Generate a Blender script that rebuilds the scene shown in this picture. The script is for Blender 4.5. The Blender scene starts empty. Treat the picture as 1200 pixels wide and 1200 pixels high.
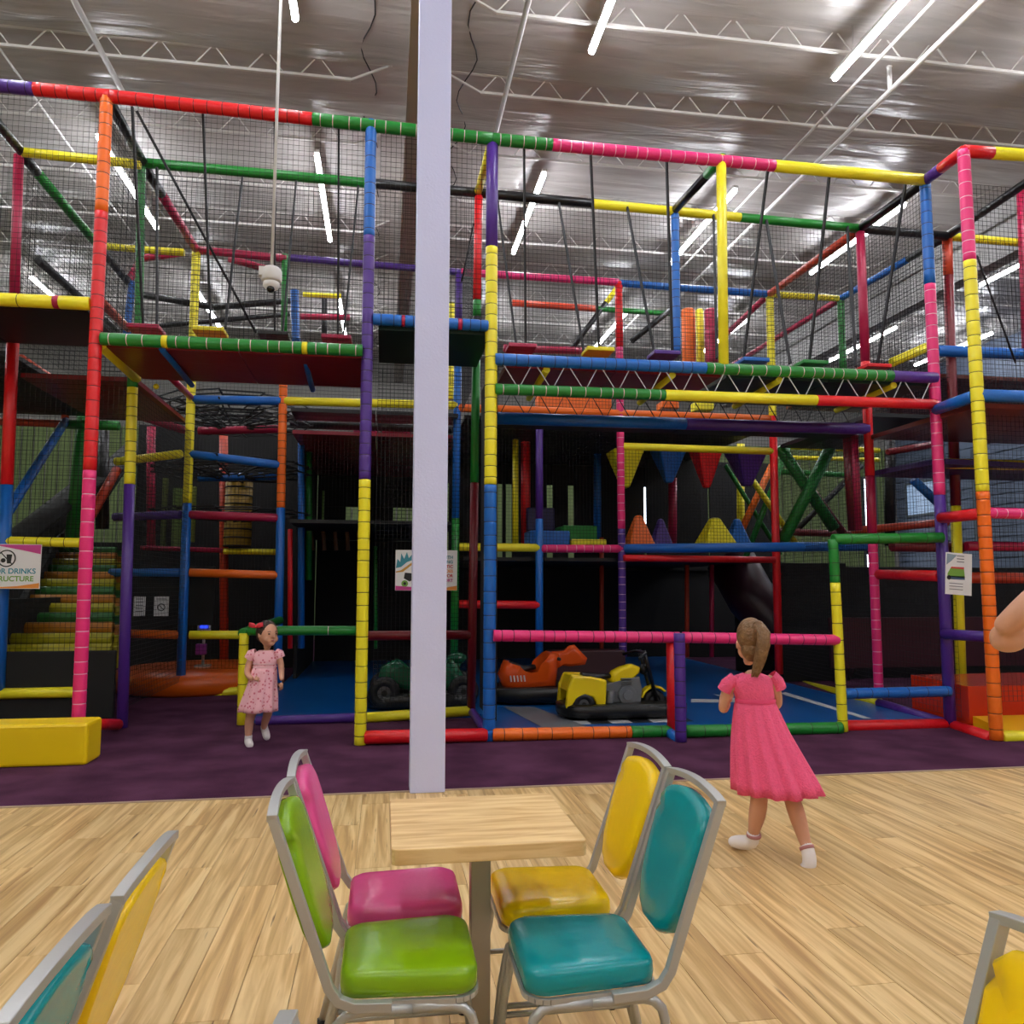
import bpy, math, random
from mathutils import Vector, Matrix, noise
random.seed(7)
C = bpy.context.scene.collection
S = bpy.context.scene
# ------------------------------------------------------------------ camera, light, exposure
EYE = 1.45; FPX = 930.0; PITCH = .0921; ROLL = .0013; YAW = .159
cy_, sy_, cp_, sp_ = math.cos(YAW), math.sin(YAW), math.cos(PITCH), math.sin(PITCH)
FW = Vector((sy_*cp_, cy_*cp_, sp_)); RT = Vector((cy_, -sy_, 0)); UP = RT.cross(FW)
RT, UP = RT*math.cos(ROLL)+UP*math.sin(ROLL), -RT*math.sin(ROLL)+UP*math.cos(ROLL)
cam = bpy.data.objects.new('camera', bpy.data.cameras.new('camera')); C.objects.link(cam)
cam.matrix_world = Matrix(((RT.x, UP.x, -FW.x, 0), (RT.y, UP.y, -FW.y, 0), (RT.z, UP.z, -FW.z, EYE), (0, 0, 0, 1)))
cam.data.sensor_width = 36; cam.data.lens = 36*FPX/1200; cam.data.clip_start = .05; cam.data.clip_end = 200
S.camera = cam
w = bpy.data.worlds.new('world'); S.world = w; w.use_nodes = True
w.node_tree.nodes['Background'].inputs[0].default_value = (.75, .8, .9, 1); w.node_tree.nodes['Background'].inputs[1].default_value = .6
S.view_settings.view_transform = 'Standard'; S.view_settings.look = 'None'; S.view_settings.gamma = 1
S.view_settings.exposure = 1.22
S.cycles.max_bounces = 6
TUBE_POWER = 30.0

def P(px, py, Y=None, X=None, Z=None):
    d = FW*FPX + RT*(px-600) - UP*(py-600)
    if Y is not None: t = Y/d.y
    elif X is not None: t = X/d.x
    else: t = (Z-EYE)/d.z
    return Vector((0, 0, EYE)) + d*t

# ------------------------------------------------------------------ materials
def lin(c):
    return tuple(((v/255)/12.92 if v/255 <= .04045 else ((v/255+.055)/1.055)**2.4) for v in c)+(1,)
MAT = {}
def mat(name, rgb, rough=.5, metal=0, emit=0, bump=0, bscale=20, coat=0, var=0, vscale=3, alpha=1):
    if name in MAT: return MAT[name]
    m = bpy.data.materials.new(name); m.use_nodes = True; nt = m.node_tree; b = nt.nodes['Principled BSDF']
    b.inputs['Base Color'].default_value = lin(rgb); b.inputs['Roughness'].default_value = rough
    b.inputs['Metallic'].default_value = metal; b.inputs['Coat Weight'].default_value = coat
    if emit:
        b.inputs['Emission Color'].default_value = lin(rgb); b.inputs['Emission Strength'].default_value = emit
    if bump or var:
        tc = nt.nodes.new('ShaderNodeTexCoord'); n = nt.nodes.new('ShaderNodeTexNoise'); n.inputs['Scale'].default_value = bscale
        nt.links.new(tc.outputs['Object'], n.inputs['Vector'])
        if bump:
            bp = nt.nodes.new('ShaderNodeBump'); bp.inputs['Strength'].default_value = bump; bp.inputs['Distance'].default_value = .02
            nt.links.new(n.outputs[0], bp.inputs['Height']); nt.links.new(bp.outputs[0], b.inputs['Normal'])
        if var:
            n2 = nt.nodes.new('ShaderNodeTexNoise'); n2.inputs['Scale'].default_value = vscale; n2.inputs['Detail'].default_value = 5
            nt.links.new(tc.outputs['Object'], n2.inputs['Vector'])
            hs = nt.nodes.new('ShaderNodeHueSaturation'); hs.inputs['Color'].default_value = lin(rgb)
            mr = nt.nodes.new('ShaderNodeMapRange'); mr.inputs[1].default_value = .3; mr.inputs[2].default_value = .7
            mr.inputs[3].default_value = 1-var; mr.inputs[4].default_value = 1+var
            nt.links.new(n2.outputs[0], mr.inputs[0]); nt.links.new(mr.outputs[0], hs.inputs['Value'])
            nt.links.new(hs.outputs[0], b.inputs['Base Color'])
    MAT[name] = m; return m
COL = dict(red=(226, 26, 34), orange=(246, 112, 24), yellow=(244, 230, 40), green=(26, 128, 44), blue=(22, 102, 190),
           purple=(80, 44, 138), pink=(236, 46, 122), crimson=(176, 26, 70), brick=(190, 62, 34), black=(14, 14, 18),  # crimson: darker copy of pink, with shade put into the colour
           maroon=(110, 12, 26))
def foam(c): return mat('vinyl_'+c, COL[c], rough=.33, bump=.35, bscale=14)
TIE_L = mat('tie_white', (235, 190, 205), .4); TIE_D = mat('tie_black', (38, 22, 22), .5)
STEEL = mat('brushed_aluminium', (188, 188, 186), rough=.38, metal=.5)
DARKNET = mat('black_net_cord', (20, 20, 24), .7)
BLACKP = mat('black_padding', (10, 10, 12), .75)
WEB = mat('black_webbing', (22, 22, 26), .6)

# ------------------------------------------------------------------ mesh builder
class MB:
    def __init__(s): s.v = []; s.f = []; s.m = []; s.s = []
    def add(s, vs, fs, mi=0, smooth=False):
        o = len(s.v); s.v += [tuple(v) for v in vs]
        for f in fs: s.f.append(tuple(i+o for i in f)); s.m.append(mi); s.s.append(smooth)
    def box(s, x0, x1, y0, y1, z0, z1, mi=0):
        s.add([(x, y, z) for z in (z0, z1) for y in (y0, y1) for x in (x0, x1)],
              [(0, 2, 3, 1), (4, 5, 7, 6), (0, 1, 5, 4), (2, 6, 7, 3), (0, 4, 6, 2), (1, 3, 7, 5)], mi)
    def rings(s, rings, mi=0, smooth=True, caps=True, mis=None):
        n = len(rings[0]); vs = [p for r in rings for p in r]; o = len(s.v); s.v += [tuple(v) for v in vs]
        for k in range(len(rings)-1):
            for i in range(n):
                j = (i+1) % n
                s.f.append((o+k*n+i, o+k*n+j, o+(k+1)*n+j, o+(k+1)*n+i)); s.m.append(mis[k] if mis else mi); s.s.append(smooth)
        if caps:
            s.f.append(tuple(o+i for i in reversed(range(n)))); s.m.append(mis[0] if mis else mi); s.s.append(False)
            s.f.append(tuple(o+(len(rings)-1)*n+i for i in range(n))); s.m.append(mis[-1] if mis else mi); s.s.append(False)
    def path(s, pts, r, n=8, mi=0, smooth=True, caps=True, radii=None, mis=None, flat=None):
        pts = [Vector(p) for p in pts]; rg = []; pu = None
        for i, p in enumerate(pts):
            a = pts[max(i-1, 0)]; b = pts[min(i+1, len(pts)-1)]; d = (b-a)
            d = d.normalized() if d.length > 1e-9 else Vector((0, 0, 1))
            if pu is None: pu = Vector((0, 0, 1)) if abs(d.z) < .9 else Vector((0, 1, 0))
            u = (pu-d*pu.dot(d)).normalized(); v = d.cross(u); pu = u
            rr = radii[i] if radii else r
            fu, fv = flat if flat else (1, 1)
            rg.append([p+u*math.cos(2*math.pi*(k+.5)/n)*rr*fu+v*math.sin(2*math.pi*(k+.5)/n)*rr*fv for k in range(n)])
        s.rings(rg, mi, smooth, caps, mis)
    def bar(s, a, b, r, n=4, mi=0): s.path([a, b], r, n, mi, smooth=n > 5)
    def ell(s, c, rx, ry, rz, nu=14, nv=10, mi=0, M=None):
        rg = []
        for j in range(nv+1):
            t = math.pi*(j/nv); t = max(.03, min(math.pi-.03, t))
            ring = []
            for i in range(nu):
                a = -2*math.pi*i/nu
                q = Vector((rx*math.sin(t)*math.cos(a), ry*math.sin(t)*math.sin(a), rz*math.cos(t)))
                if M is not None: q = M @ q
                ring.append(Vector(c)+q)
            rg.append(ring)
        s.rings(rg, mi, True)
    def prism(s, poly, y0, y1, mi=0, axis='y'):
        n = len(poly)
        if axis == 'y': f = lambda p, t: (p[0], t, p[1])
        elif axis == 'x': f = lambda p, t: (t, p[0], p[1])
        else: f = lambda p, t: (p[0], p[1], t)
        s.rings([[f(p, y0) for p in poly], [f(p, y1) for p in poly]], mi, False)
    def torus(s, c, R, r, axis='y', nu=20, nv=8, mi=0):
        c = Vector(c); o = len(s.v)
        for i in range(nu):
            a = 2*math.pi*i/nu
            for k in range(nv):
                b = 2*math.pi*k/nv; q = R+r*math.cos(b); h = r*math.sin(b)
                v = {'y': (q*math.cos(a), h, q*math.sin(a)), 'x': (h, q*math.cos(a), q*math.sin(a)), 'z': (q*math.cos(a), q*math.sin(a), h)}[axis]
                s.v.append(tuple(c+Vector(v)))
        for i in range(nu):
            for k in range(nv):
                s.f.append((o+i*nv+k, o+((i+1) % nu)*nv+k, o+((i+1) % nu)*nv+(k+1) % nv, o+i*nv+(k+1) % nv)); s.m.append(mi); s.s.append(True)
    def build(s, name, mats, parent=None, bevel=0, sub=0, loc=None):
        me = bpy.data.meshes.new(name); me.from_pydata(s.v, [], s.f)
        for m in (mats if isinstance(mats, (list, tuple)) else [mats]): me.materials.append(m)
        me.polygons.foreach_set('material_index', s.m); me.polygons.foreach_set('use_smooth', s.s); me.update()
        o = bpy.data.objects.new(name, me); C.objects.link(o)
        if parent: o.parent = parent
        if loc is not None: o.location = loc
        if bevel:
            b = o.modifiers.new('bevel', 'BEVEL'); b.width = bevel; b.segments = 2; b.limit_method = 'ANGLE'; b.angle_limit = .7
        if sub:
            b = o.modifiers.new('sub', 'SUBSURF'); b.levels = sub; b.render_levels = sub
        return o
def tag(o, label=None, cat=None, group=None, kind=None):
    if label: o['label'] = label
    if cat: o['category'] = cat
    if group: o['group'] = group
    if kind: o['kind'] = kind
    return o
def empty(name, loc, rz=0, label=None, cat=None, group=None):
    o = bpy.data.objects.new(name, None); C.objects.link(o); o.location = loc; o.rotation_euler = (0, 0, rz); o.empty_display_size = .1
    return tag(o, label, cat, group)
def copy_tree(o, parent=None):
    c = o.copy(); C.objects.link(c); c.parent = parent
    for ch in list(o.children): copy_tree(ch, c)
    return c
def struct(o): o['kind'] = 'structure'; return o
def textobj(txt, size, m, parent, loc, rot=(math.pi/2, 0, 0), name='lettering', align='LEFT', bold=.0):
    cu = bpy.data.curves.new(name, 'FONT'); cu.body = txt; cu.size = size; cu.extrude = .0008; cu.offset = bold; cu.align_x = align
    t = bpy.data.objects.new('tmp', cu); C.objects.link(t)
    me = bpy.data.meshes.new_from_object(t.evaluated_get(bpy.context.evaluated_depsgraph_get())); bpy.data.objects.remove(t)
    me.materials.clear(); me.materials.append(m)
    o = bpy.data.objects.new(name, me); C.objects.link(o); o.parent = parent; o.location = loc; o.rotation_euler = rot
    return o

# ------------------------------------------------------------------ the room
RX0, RX1, RY0, RY1, RZ = -12.0, 15.5, -6.0, 22.0, 8.05
def wood_mat():
    m = bpy.data.materials.new('light_oak_plank'); m.use_nodes = True; nt = m.node_tree; b = nt.nodes['Principled BSDF']; N = nt.nodes.new; L = nt.links.new
    g = N('ShaderNodeNewGeometry'); oi = N('ShaderNodeObjectInfo'); mp = N('ShaderNodeMapping'); mp.inputs['Scale'].default_value = (15, .7, 1)
    va = N('ShaderNodeVectorMath'); va.operation = 'MULTIPLY_ADD'; va.inputs[1].default_value = (1, 1, 1)
    cx = N('ShaderNodeCombineXYZ'); mu = N('ShaderNodeMath'); mu.operation = 'MULTIPLY'; mu.inputs[1].default_value = 60
    L(oi.outputs['Random'], mu.inputs[0]); L(mu.outputs[0], cx.inputs[0]); L(mu.outputs[0], cx.inputs[1])
    L(g.outputs['Position'], mp.inputs[0]); L(mp.outputs[0], va.inputs[0]); L(cx.outputs[0], va.inputs[2])
    n1 = N('ShaderNodeTexNoise'); n1.inputs['Scale'].default_value = 1.6; n1.inputs['Detail'].default_value = 6; n1.inputs['Distortion'].default_value = .6; L(va.outputs[0], n1.inputs['Vector'])
    r1 = N('ShaderNodeValToRGB'); e = r1.color_ramp.elements; e[0].position = .33; e[0].color = lin((186, 146, 94)); e[1].position = .62; e[1].color = lin((236, 204, 148))
    k = r1.color_ramp.elements.new(.46); k.color = lin((210, 172, 113)); L(n1.outputs[0], r1.inputs[0])
    n2 = N('ShaderNodeTexNoise'); n2.inputs['Scale'].default_value = 3.2; n2.inputs['Detail'].default_value = 3; L(va.outputs[0], n2.inputs['Vector'])
    r2 = N('ShaderNodeValToRGB'); e = r2.color_ramp.elements; e[0].position = .66; e[0].color = (0, 0, 0, 1); e[1].position = .76; e[1].color = (1, 1, 1, 1); L(n2.outputs[0], r2.inputs[0])
    mx = N('ShaderNodeMix'); mx.data_type = 'RGBA'; L(r2.outputs[0], mx.inputs['Factor']); L(r1.outputs[0], mx.inputs['A']); mx.inputs['B'].default_value = lin((112, 74, 40))
    hs = N('ShaderNodeHueSaturation'); mr = N('ShaderNodeMapRange'); mr.inputs[3].default_value = .9; mr.inputs[4].default_value = 1.08
    L(oi.outputs['Random'], mr.inputs[0]); L(mr.outputs[0], hs.inputs['Value']); L(mx.outputs['Result'], hs.inputs['Color']); L(hs.outputs[0], b.inputs['Base Color'])
    b.inputs['Roughness'].default_value = .42
    return m
WOOD = wood_mat()
def carpet_mat():
    m = bpy.data.materials.new('plum_carpet'); m.use_nodes = True; nt = m.node_tree; b = nt.nodes['Principled BSDF']; N = nt.nodes.new; L = nt.links.new
    g = N('ShaderNodeNewGeometry'); n = N('ShaderNodeTexNoise'); n.inputs['Scale'].default_value = 160; n.inputs['Detail'].default_value = 3; L(g.outputs['Position'], n.inputs['Vector'])
    n3 = N('ShaderNodeTexNoise'); n3.inputs['Scale'].default_value = 2.2; n3.inputs['Detail'].default_value = 4; L(g.outputs['Position'], n3.inputs['Vector'])
    ad = N('ShaderNodeMath'); ad.operation = 'ADD'; L(n.outputs[0], ad.inputs[0]); L(n3.outputs[0], ad.inputs[1])
    r = N('ShaderNodeValToRGB'); e = r.color_ramp.elements; e[0].position = .7; e[0].color = lin((62, 30, 52)); e[1].position = 1.0; e[1].color = lin((96, 56, 82))
    mr = N('ShaderNodeMapRange'); mr.inputs[1].default_value = .6; mr.inputs[2].default_value = 1.4; L(ad.outputs[0], mr.inputs[0])
    e[0].position = .25; e[1].position = .8; L(mr.outputs[0], r.inputs[0]); L(r.outputs[0], b.inputs['Base Color'])
    b.inputs['Roughness'].default_value = .95; b.inputs['Specular IOR Level'].default_value = .1
    bp = N('ShaderNodeBump'); bp.inputs['Strength'].default_value = .4; bp.inputs['Distance'].default_value = .01; L(n.outputs[0], bp.inputs['Height']); L(bp.outputs[0], b.inputs['Normal'])
    return m
CARPET = carpet_mat()
CY = 5.78
b = MB(); b.box(RX0, RX1, RY0, CY, -.2, -.012); floor = struct(b.build('floor', mat('plank_underlay', (170, 134, 86), .6)))
b = MB(); b.box(RX0, RX1, CY+.03, RY1, -.2, 0); o = b.build('carpet', CARPET, floor); tag(o, 'plum purple carpet')
b = MB(); b.box(RX0, RX1, CY, CY+.03, -.2, .006); o = b.build('edge_strip', mat('edge_strip', (176, 150, 128), .4), floor)
# planks, one by one where the photograph shows them, the rest one sheet
PW, PL = .182, 1.22
b = MB(); b.box(.0012, PW-.0012, .0012, PL-.0012, -.012, 0); plank_me = None
xi0, xi1 = -3.4, 5.4; cols = int((xi1-xi0)/PW); npl = 0
Z0 = b
for i in range(cols):
    x = xi0+i*PW; off = ((i*.377) % 1)*PL; y = CY-PL*4+off
    # visible range of rows
    while y < CY-.01:
        y1 = min(y+PL, CY)
        vis = False
        for (qx, qy) in ((x, y), (x+PW, y), (x, y1), (x+PW, y1), (x, (y+y1)/2)):
            v = Vector((qx, qy, -EYE)); d = v.dot(FW)
            if d > .1:
                u = v.dot(RT)/d*FPX+600; t = 600-v.dot(UP)/d*FPX
                if -30 < u < 1230 and t < 1230: vis = True
        if vis and npl < 297:
            if y1-y > PL-.001:
                if plank_me is None:
                    o = b.build('plank', WOOD, floor, loc=(x, y, 0)); plank_me = o.data
                else:
                    o = bpy.data.objects.new('plank', plank_me); C.objects.link(o); o.parent = floor; o.location = (x, y, 0)
            else:
                c = MB(); c.box(.0012, PW-.0012, .0012, y1-y-.001, -.012, 0); c.build('plank', WOOD, floor, loc=(x, y, 0))
            npl += 1
        else:
            Z0.__dict__.setdefault('rest', []).append((x, y, y1))
        y = y1
c = MB()
for (x, y, y1) in Z0.__dict__.get('rest', []): c.box(x+.0012, x+PW-.0012, y+.0012, y1-.0012, -.012, 0)
c.box(RX0, xi0-.002, RY0, CY, -.012, 0); c.box(xi0+cols*PW+.002, RX1, RY0, CY, -.012, 0); c.box(xi0, xi0+cols*PW, RY0, CY-PL*4-.002, -.012, 0)
tag(c.build('plank_sheet', WOOD, floor), kind='stuff')

WALLG = mat('green_wall', (96, 112, 66), .7, var=.06); WALLB = mat('blue_grey_siding', (84, 94, 112), .5); WALLW = mat('off_white_wall', (190, 188, 180), .8)
def siding(name, fixed, a0, a1, z0, z1, axis, m, parent=None, step=.3):
    b = MB()
    n = int((a1-a0)/step)
    for i in range(n):
        s0 = a0+i*step
        if axis == 'far': b.box(s0+.02, s0+step-.02, fixed-.04, fixed, z0, z1)
        else: b.box(fixed-.04, fixed, s0+.02, s0+step-.02, z0, z1)
    return tag(b.build(name, m, parent), kind='stuff')
b = MB(); b.box(RX0, RX1, RY1, RY1+.2, -.2, RZ); wb = struct(b.build('wall_back', mat('grey_backing', (120, 118, 114), .7)))
siding('ribbed_panel', RY1, RX0, RX1, 0, 5.6, 'far', WALLG, wb)
b = MB(); b.box(RX1, RX1+.2, RY0, RY1, -.2, RZ); wr = struct(b.build('wall_right', WALLB))
b = MB()
for k in range(24): b.box(RX1-.05, RX1, RY0, RY1, k*.27+.01, k*.27+.25)
tag(b.build('lap_siding', WALLB, wr), 'blue grey horizontal lap siding', kind='stuff')
b = MB(); b.box(RX0-.2, RX0, RY0, RY1, -.2, RZ); struct(b.build('wall_left', mat('left_wall', (128, 140, 96), .7)))
b = MB(); b.box(RX0, RX1, RY0-.2, RY0, -.2, RZ); struct(b.build('wall_front', WALLW))
# ceiling: white faced insulation sagging between purlins
JY = [7.95+1.42*k for k in range(-9, 10)]
def ceil_mat():
    m = bpy.data.materials.new('vinyl_insulation'); m.use_nodes = True; nt = m.node_tree; b = nt.nodes['Principled BSDF']; N = nt.nodes.new; L = nt.links.new
    b.inputs['Base Color'].default_value = lin((186, 180, 176)); b.inputs['Roughness'].default_value = .3; b.inputs['Specular IOR Level'].default_value = .6
    g = N('ShaderNodeNewGeometry'); mp = N('ShaderNodeMapping'); mp.inputs['Scale'].default_value = (.8, 5, 1); L(g.outputs['Position'], mp.inputs[0])
    n = N('ShaderNodeTexNoise'); n.inputs['Scale'].default_value = 1.1; n.inputs['Detail'].default_value = 2; n.inputs['Distortion'].default_value = .8; L(mp.outputs[0], n.inputs['Vector'])
    bp = N('ShaderNodeBump'); bp.inputs['Strength'].default_value = .5; bp.inputs['Distance'].default_value = .06; L(n.outputs[0], bp.inputs['Height']); L(bp.outputs[0], b.inputs['Normal'])
    r = N('ShaderNodeValToRGB'); r.color_ramp.elements[0].position = .3; r.color_ramp.elements[0].color = lin((162, 156, 152)); r.color_ramp.elements[1].position = .7; r.color_ramp.elements[1].color = lin((182, 177, 173))
    L(n.outputs[0], r.inputs[0]); L(r.outputs[0], b.inputs['Base Color'])
    return m
CEIL = ceil_mat()
vs = []; fs = []; nx = 90; ny = 240
for j in range(ny+1):
    y = RY0+(RY1-RY0)*j/ny
    for i in range(nx+1):
        x = RX0+(RX1-RX0)*i/nx
        ph = ((y-JY[0]) % 1.42)/1.42; sub = ((y-JY[0]) % .355)/.355
        z = 7.86-.10*abs(math.sin(math.pi*ph))**.7-.02*math.sin(math.pi*sub)+.035*noise.noise(Vector((x*.45, y*1.3, 0)))
        sx = (x-.3) % 7.6; edge = min(sx, 7.6-sx)
        if edge < .8: z += .0
        vs.append((x, y, min(z, 8.03)))
for j in range(ny):
    for i in range(nx):
        a = j*(nx+1)+i; fs.append((a, a+nx+1, a+nx+2, a+1))
b = MB(); b.add(vs, fs, 0, True); ceiling = struct(b.build('ceiling', CEIL))
b = MB(); b.box(RX0-.2, RX1+.2, RY0-.2, RY1+.2, 8.06, 8.2); b.build('roof_deck', mat('roof', (90, 90, 90), .8), ceiling)
WPAINT = mat('white_steel_paint', (205, 202, 198), .5)
# open web joists
for k, y in enumerate(JY):
    if y > RY1-.3 or y < -4: continue
    for (x0, x1) in ((RX0+.05, .0), (.6, 9.7), (10.2, RX1-.1)):
        if y < 5 and k % 2: continue
        b = MB(); b.bar((x0+.5, y, 7.6), (x1-.5, y, 7.6), .024, 4); b.bar((x0, y, 7.85), (x1, y, 7.85), .028, 4)
        b.bar((x0, y, 7.85), (x0+.5, y, 7.6), .016, 4); b.bar((x1, y, 7.85), (x1-.5, y, 7.6), .016, 4)
        n = int((x1-x0-1)/.6); dx = (x1-x0-1)/max(n, 1)
        for i in range(n):
            xa = x0+.5+i*dx; b.bar((xa, y, 7.6), (xa+dx*.33, y, 7.85), .009, 4); b.bar((xa+dx*.33+.05*dx, y, 7.85), (xa+dx*.7, y, 7.6), .009, 4)
        o = b.build('roof_joist', WPAINT); o['kind'] = 'structure'
def ibeam(name, x, hw, z0, z1, m):
    b = MB(); b.box(x-hw, x+hw, RY0, RY1-.01, z0, z0+.03); b.box(x-hw, x+hw, RY0, RY1-.01, z1-.03, z1); b.box(x-.02, x+.02, RY0, RY1-.01, z0+.03, z1-.03)
    o = b.build(name, m); o['kind'] = 'structure'; return o
ibeam('roof_beam', .3, .13, 7.1, 8.0, mat('beam_paint', (176, 168, 162), .6)); ibeam('roof_beam', 9.95, .14, 6.75, 8.0, mat('beam_grey', (150, 148, 146), .6))
# seams of the insulation beside the centre beam
for sx, s in ((-.28, 1), (.92, -1)):
    b = MB(); pts = []
    for i in range(90):
        y = 4+i*.2; ph = ((y-JY[0]) % 1.42)/1.42
        pts.append((sx+s*.09*math.sin(2*math.pi*ph), y, 7.76-.02*math.sin(6*y)))
    b.path(pts, .008, 5); o = b.build('insulation_seam', WEB, ceiling)
# column
b = MB(); cx0, cx1 = .2, .445; cyy = 5.74
b.box(cx0, cx1, cyy, cyy+.012, 0, 8.0); b.box(cx0, cx1, cyy+.2, cyy+.212, 0, 8.0); b.box((cx0+cx1)/2-.008, (cx0+cx1)/2+.008, cyy+.012, cyy+.2, 0, 8.0)
b.box(cx0, cx0+.01, cyy+.012, cyy+.2, 0, 7.1); b.box(cx1-.01, cx1, cyy+.012, cyy+.2, 0, 7.1)
o = b.build('pillar', mat('white_pillar', (206, 210, 246), .55, bump=.1, bscale=60), bevel=.006)
o['kind'] = 'structure'
# windows at the far wall
WINL = mat('daylight_glass', (225, 238, 255), .3, emit=2.2); WFR = mat('window_frame', (60, 66, 70), .5)
def window(n, x0, x1, z0, z1, y=None, side=False, panes=2):
    b = MB()
    if not side:
        for (a, c_, d, e) in ((x0-.06, x1+.06, z0-.06, z0), (x0-.06, x1+.06, z1, z1+.06), (x0-.06, x0, z0, z1), (x1, x1+.06, z0, z1)): b.box(a, c_, RY1-.12, RY1-.04, d, e)
        o = b.build('window_%d' % n, WFR); o['kind'] = 'structure'
        for i in range(panes):
            c = MB(); xa = x0+(x1-x0)*i/panes; c.box(xa+.015, x0+(x1-x0)*(i+1)/panes-.015, RY1-.09, RY1-.06, z0, z1); c.build('pane', WINL, o)
    else:
        for (a, c_, d, e) in ((x0-.06, x1+.06, z0-.06, z0), (x0-.06, x1+.06, z1, z1+.06), (x0-.06, x0, z0, z1), (x1, x1+.06, z0, z1)): b.box(RX1-.14, RX1-.06, a, c_, d, e)
        o = b.build('window_%d' % n, WFR); o['kind'] = 'structure'
        for i in range(panes):
            c = MB(); ya = x0+(x1-x0)*i/panes; c.box(RX1-.11, RX1-.08, ya+.015, x0+(x1-x0)*(i+1)/panes-.015, z0, z1); c.build('pane', WINL, o)
p0 = P(1012, 618, Y=RY1); p1 = P(1022, 562, Y=RY1); window(1, p0.x, p1.x, p0.z-1.4, p1.z, panes=1)
p0 = P(752, 632, Y=RY1); p1 = P(775, 560, Y=RY1); window(2, p0.x, p1.x, p0.z, p1.z, panes=2)
p0 = P(1100, 600, X=RX1); p1 = P(1066, 566, X=RX1); WINL = mat('shaded_glass', (120, 140, 165), .3, emit=.35); window(3, p0.y, p1.y, p0.z, P(1085, 566, X=RX1).z, side=True, panes=3); WINL = mat('daylight_glass', 0)
p0 = P(1148, 590, X=RX1); p1 = P(1141, 470, X=RX1); window(4, p0.y, p1.y, 2.6, 5.0, side=True, panes=1)
# ------------------------------------------------------------------ ceiling lights (their light is the room's light)
LED = mat('led_tube', (246, 249, 255), .4, emit=TUBE_POWER)
b = MB(); b.box(-.035, .035, -1.42, 1.42, .03, .07); lightroot = empty('ceiling_light', (0, 0, 0)); b.build('housing', WPAINT, lightroot)
for s_ in (-1, 1):
    b = MB(); b.path([(0, s_*.02, 0), (0, s_*1.38, 0)], .034, 8); b.build('tube', LED, lightroot)
b = MB(); b.bar((0, -1, .07), (0, -1, .42), .004, 4); b.bar((0, 1, .07), (0, 1, .42), .004, 4); b.build('hanging_wire', STEEL, lightroot)
first = True
rows = {-9.8: 'far left', -6.88: 'left outer', -3.86: 'left inner', -1.02: 'left of the white pillar', 2.2: 'right of the white pillar', 5.15: 'third on the right', 7.97: 'fourth on the right', 11.6: 'near the right wall', 14.1: 'hugging the right wall'}
for x, rn in rows.items():
    for yc, yn in ((-4.1, 'behind the tables'), (1.3, 'above the tables'), (6.75, 'ahead of the play frame'), (12.22, 'over mid play frame'), (17.65, 'over the rear of the frame')):
        if x == -9.8 and yc > 0 and yc < 3: continue
        o = lightroot if first else copy_tree(lightroot); first = False
        o.location = (x, yc, 7.4)
        tag(o, 'glowing linear ceiling light, row %s, %s' % (rn, yn), 'ceiling light', 'linear ceiling lights in rows under the roof')
# ------------------------------------------------------------------ pipes and camera
def pipe(x, y0, y1, z, r, label, drops=()):
    b = MB(); b.path([(x, y0, z), (x, y1, z)], r, 8); o = b.build('sprinkler_pipe', WPAINT); tag(o, label, 'pipe')
    for d in drops:
        c = MB(); c.path([(x, d, z), (x, d, z+.3)], r*.8, 6); c.torus((x, d, z+.3), r*.8, .008, 'z', 10, 5); c.build('pipe_drop', WPAINT, o)
pipe(5.84, -2, 15, 7.3, .035, 'white sprinkler pipe running above the right half, the lower right of the pair', (8.1,))
pipe(5.5, -2, 20, 7.46, .02, 'thin white conduit beside the right sprinkler pipe, upper left of the pair')
pipe(-3.17, -2, 9.7, 7.3, .032, 'white pipe running over the upper left corner of the play frame')
pipe(1.34, -2, 9.7, 7.3, .03, 'white pipe just right of the white pillar at the ceiling')
pipe(-4.4, -2, 14, 7.5, .014, 'thin conduit at the far upper left of the ceiling')
pipe(9.3, 4, 20, 7.4, .02, 'white pipe beside the grey roof beam on the right')
t = empty('security_camera', (-.99, 6.8, 3.95), 0, 'white dome security camera hanging on a long white pole above the green deck', 'security camera')
b = MB(); b.path([(.0, 0, .17), (0.01, 0, 3.6)], .014, 8); b.build('pole', WPAINT, t)
b = MB(); b.path([(0, 0, .2), (0, 0, .17), (0, 0, .08), (0, 0, .07)], .1, 16, radii=[.06, .085, .085, .07]); b.box(-.1, -.02, -.05, .05, .11, .19); b.build('mount', WPAINT, t, bevel=.004)
b = MB(); b.ell((0, 0, .05), .07, .07, .055); b.build('dome', mat('dome_white', (225, 225, 225), .3), t)
b = MB(); b.ell((.0, -.03, .0), .034, .034, .03); b.build('lens', mat('lens_black', (10, 10, 12), .1), t)

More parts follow.
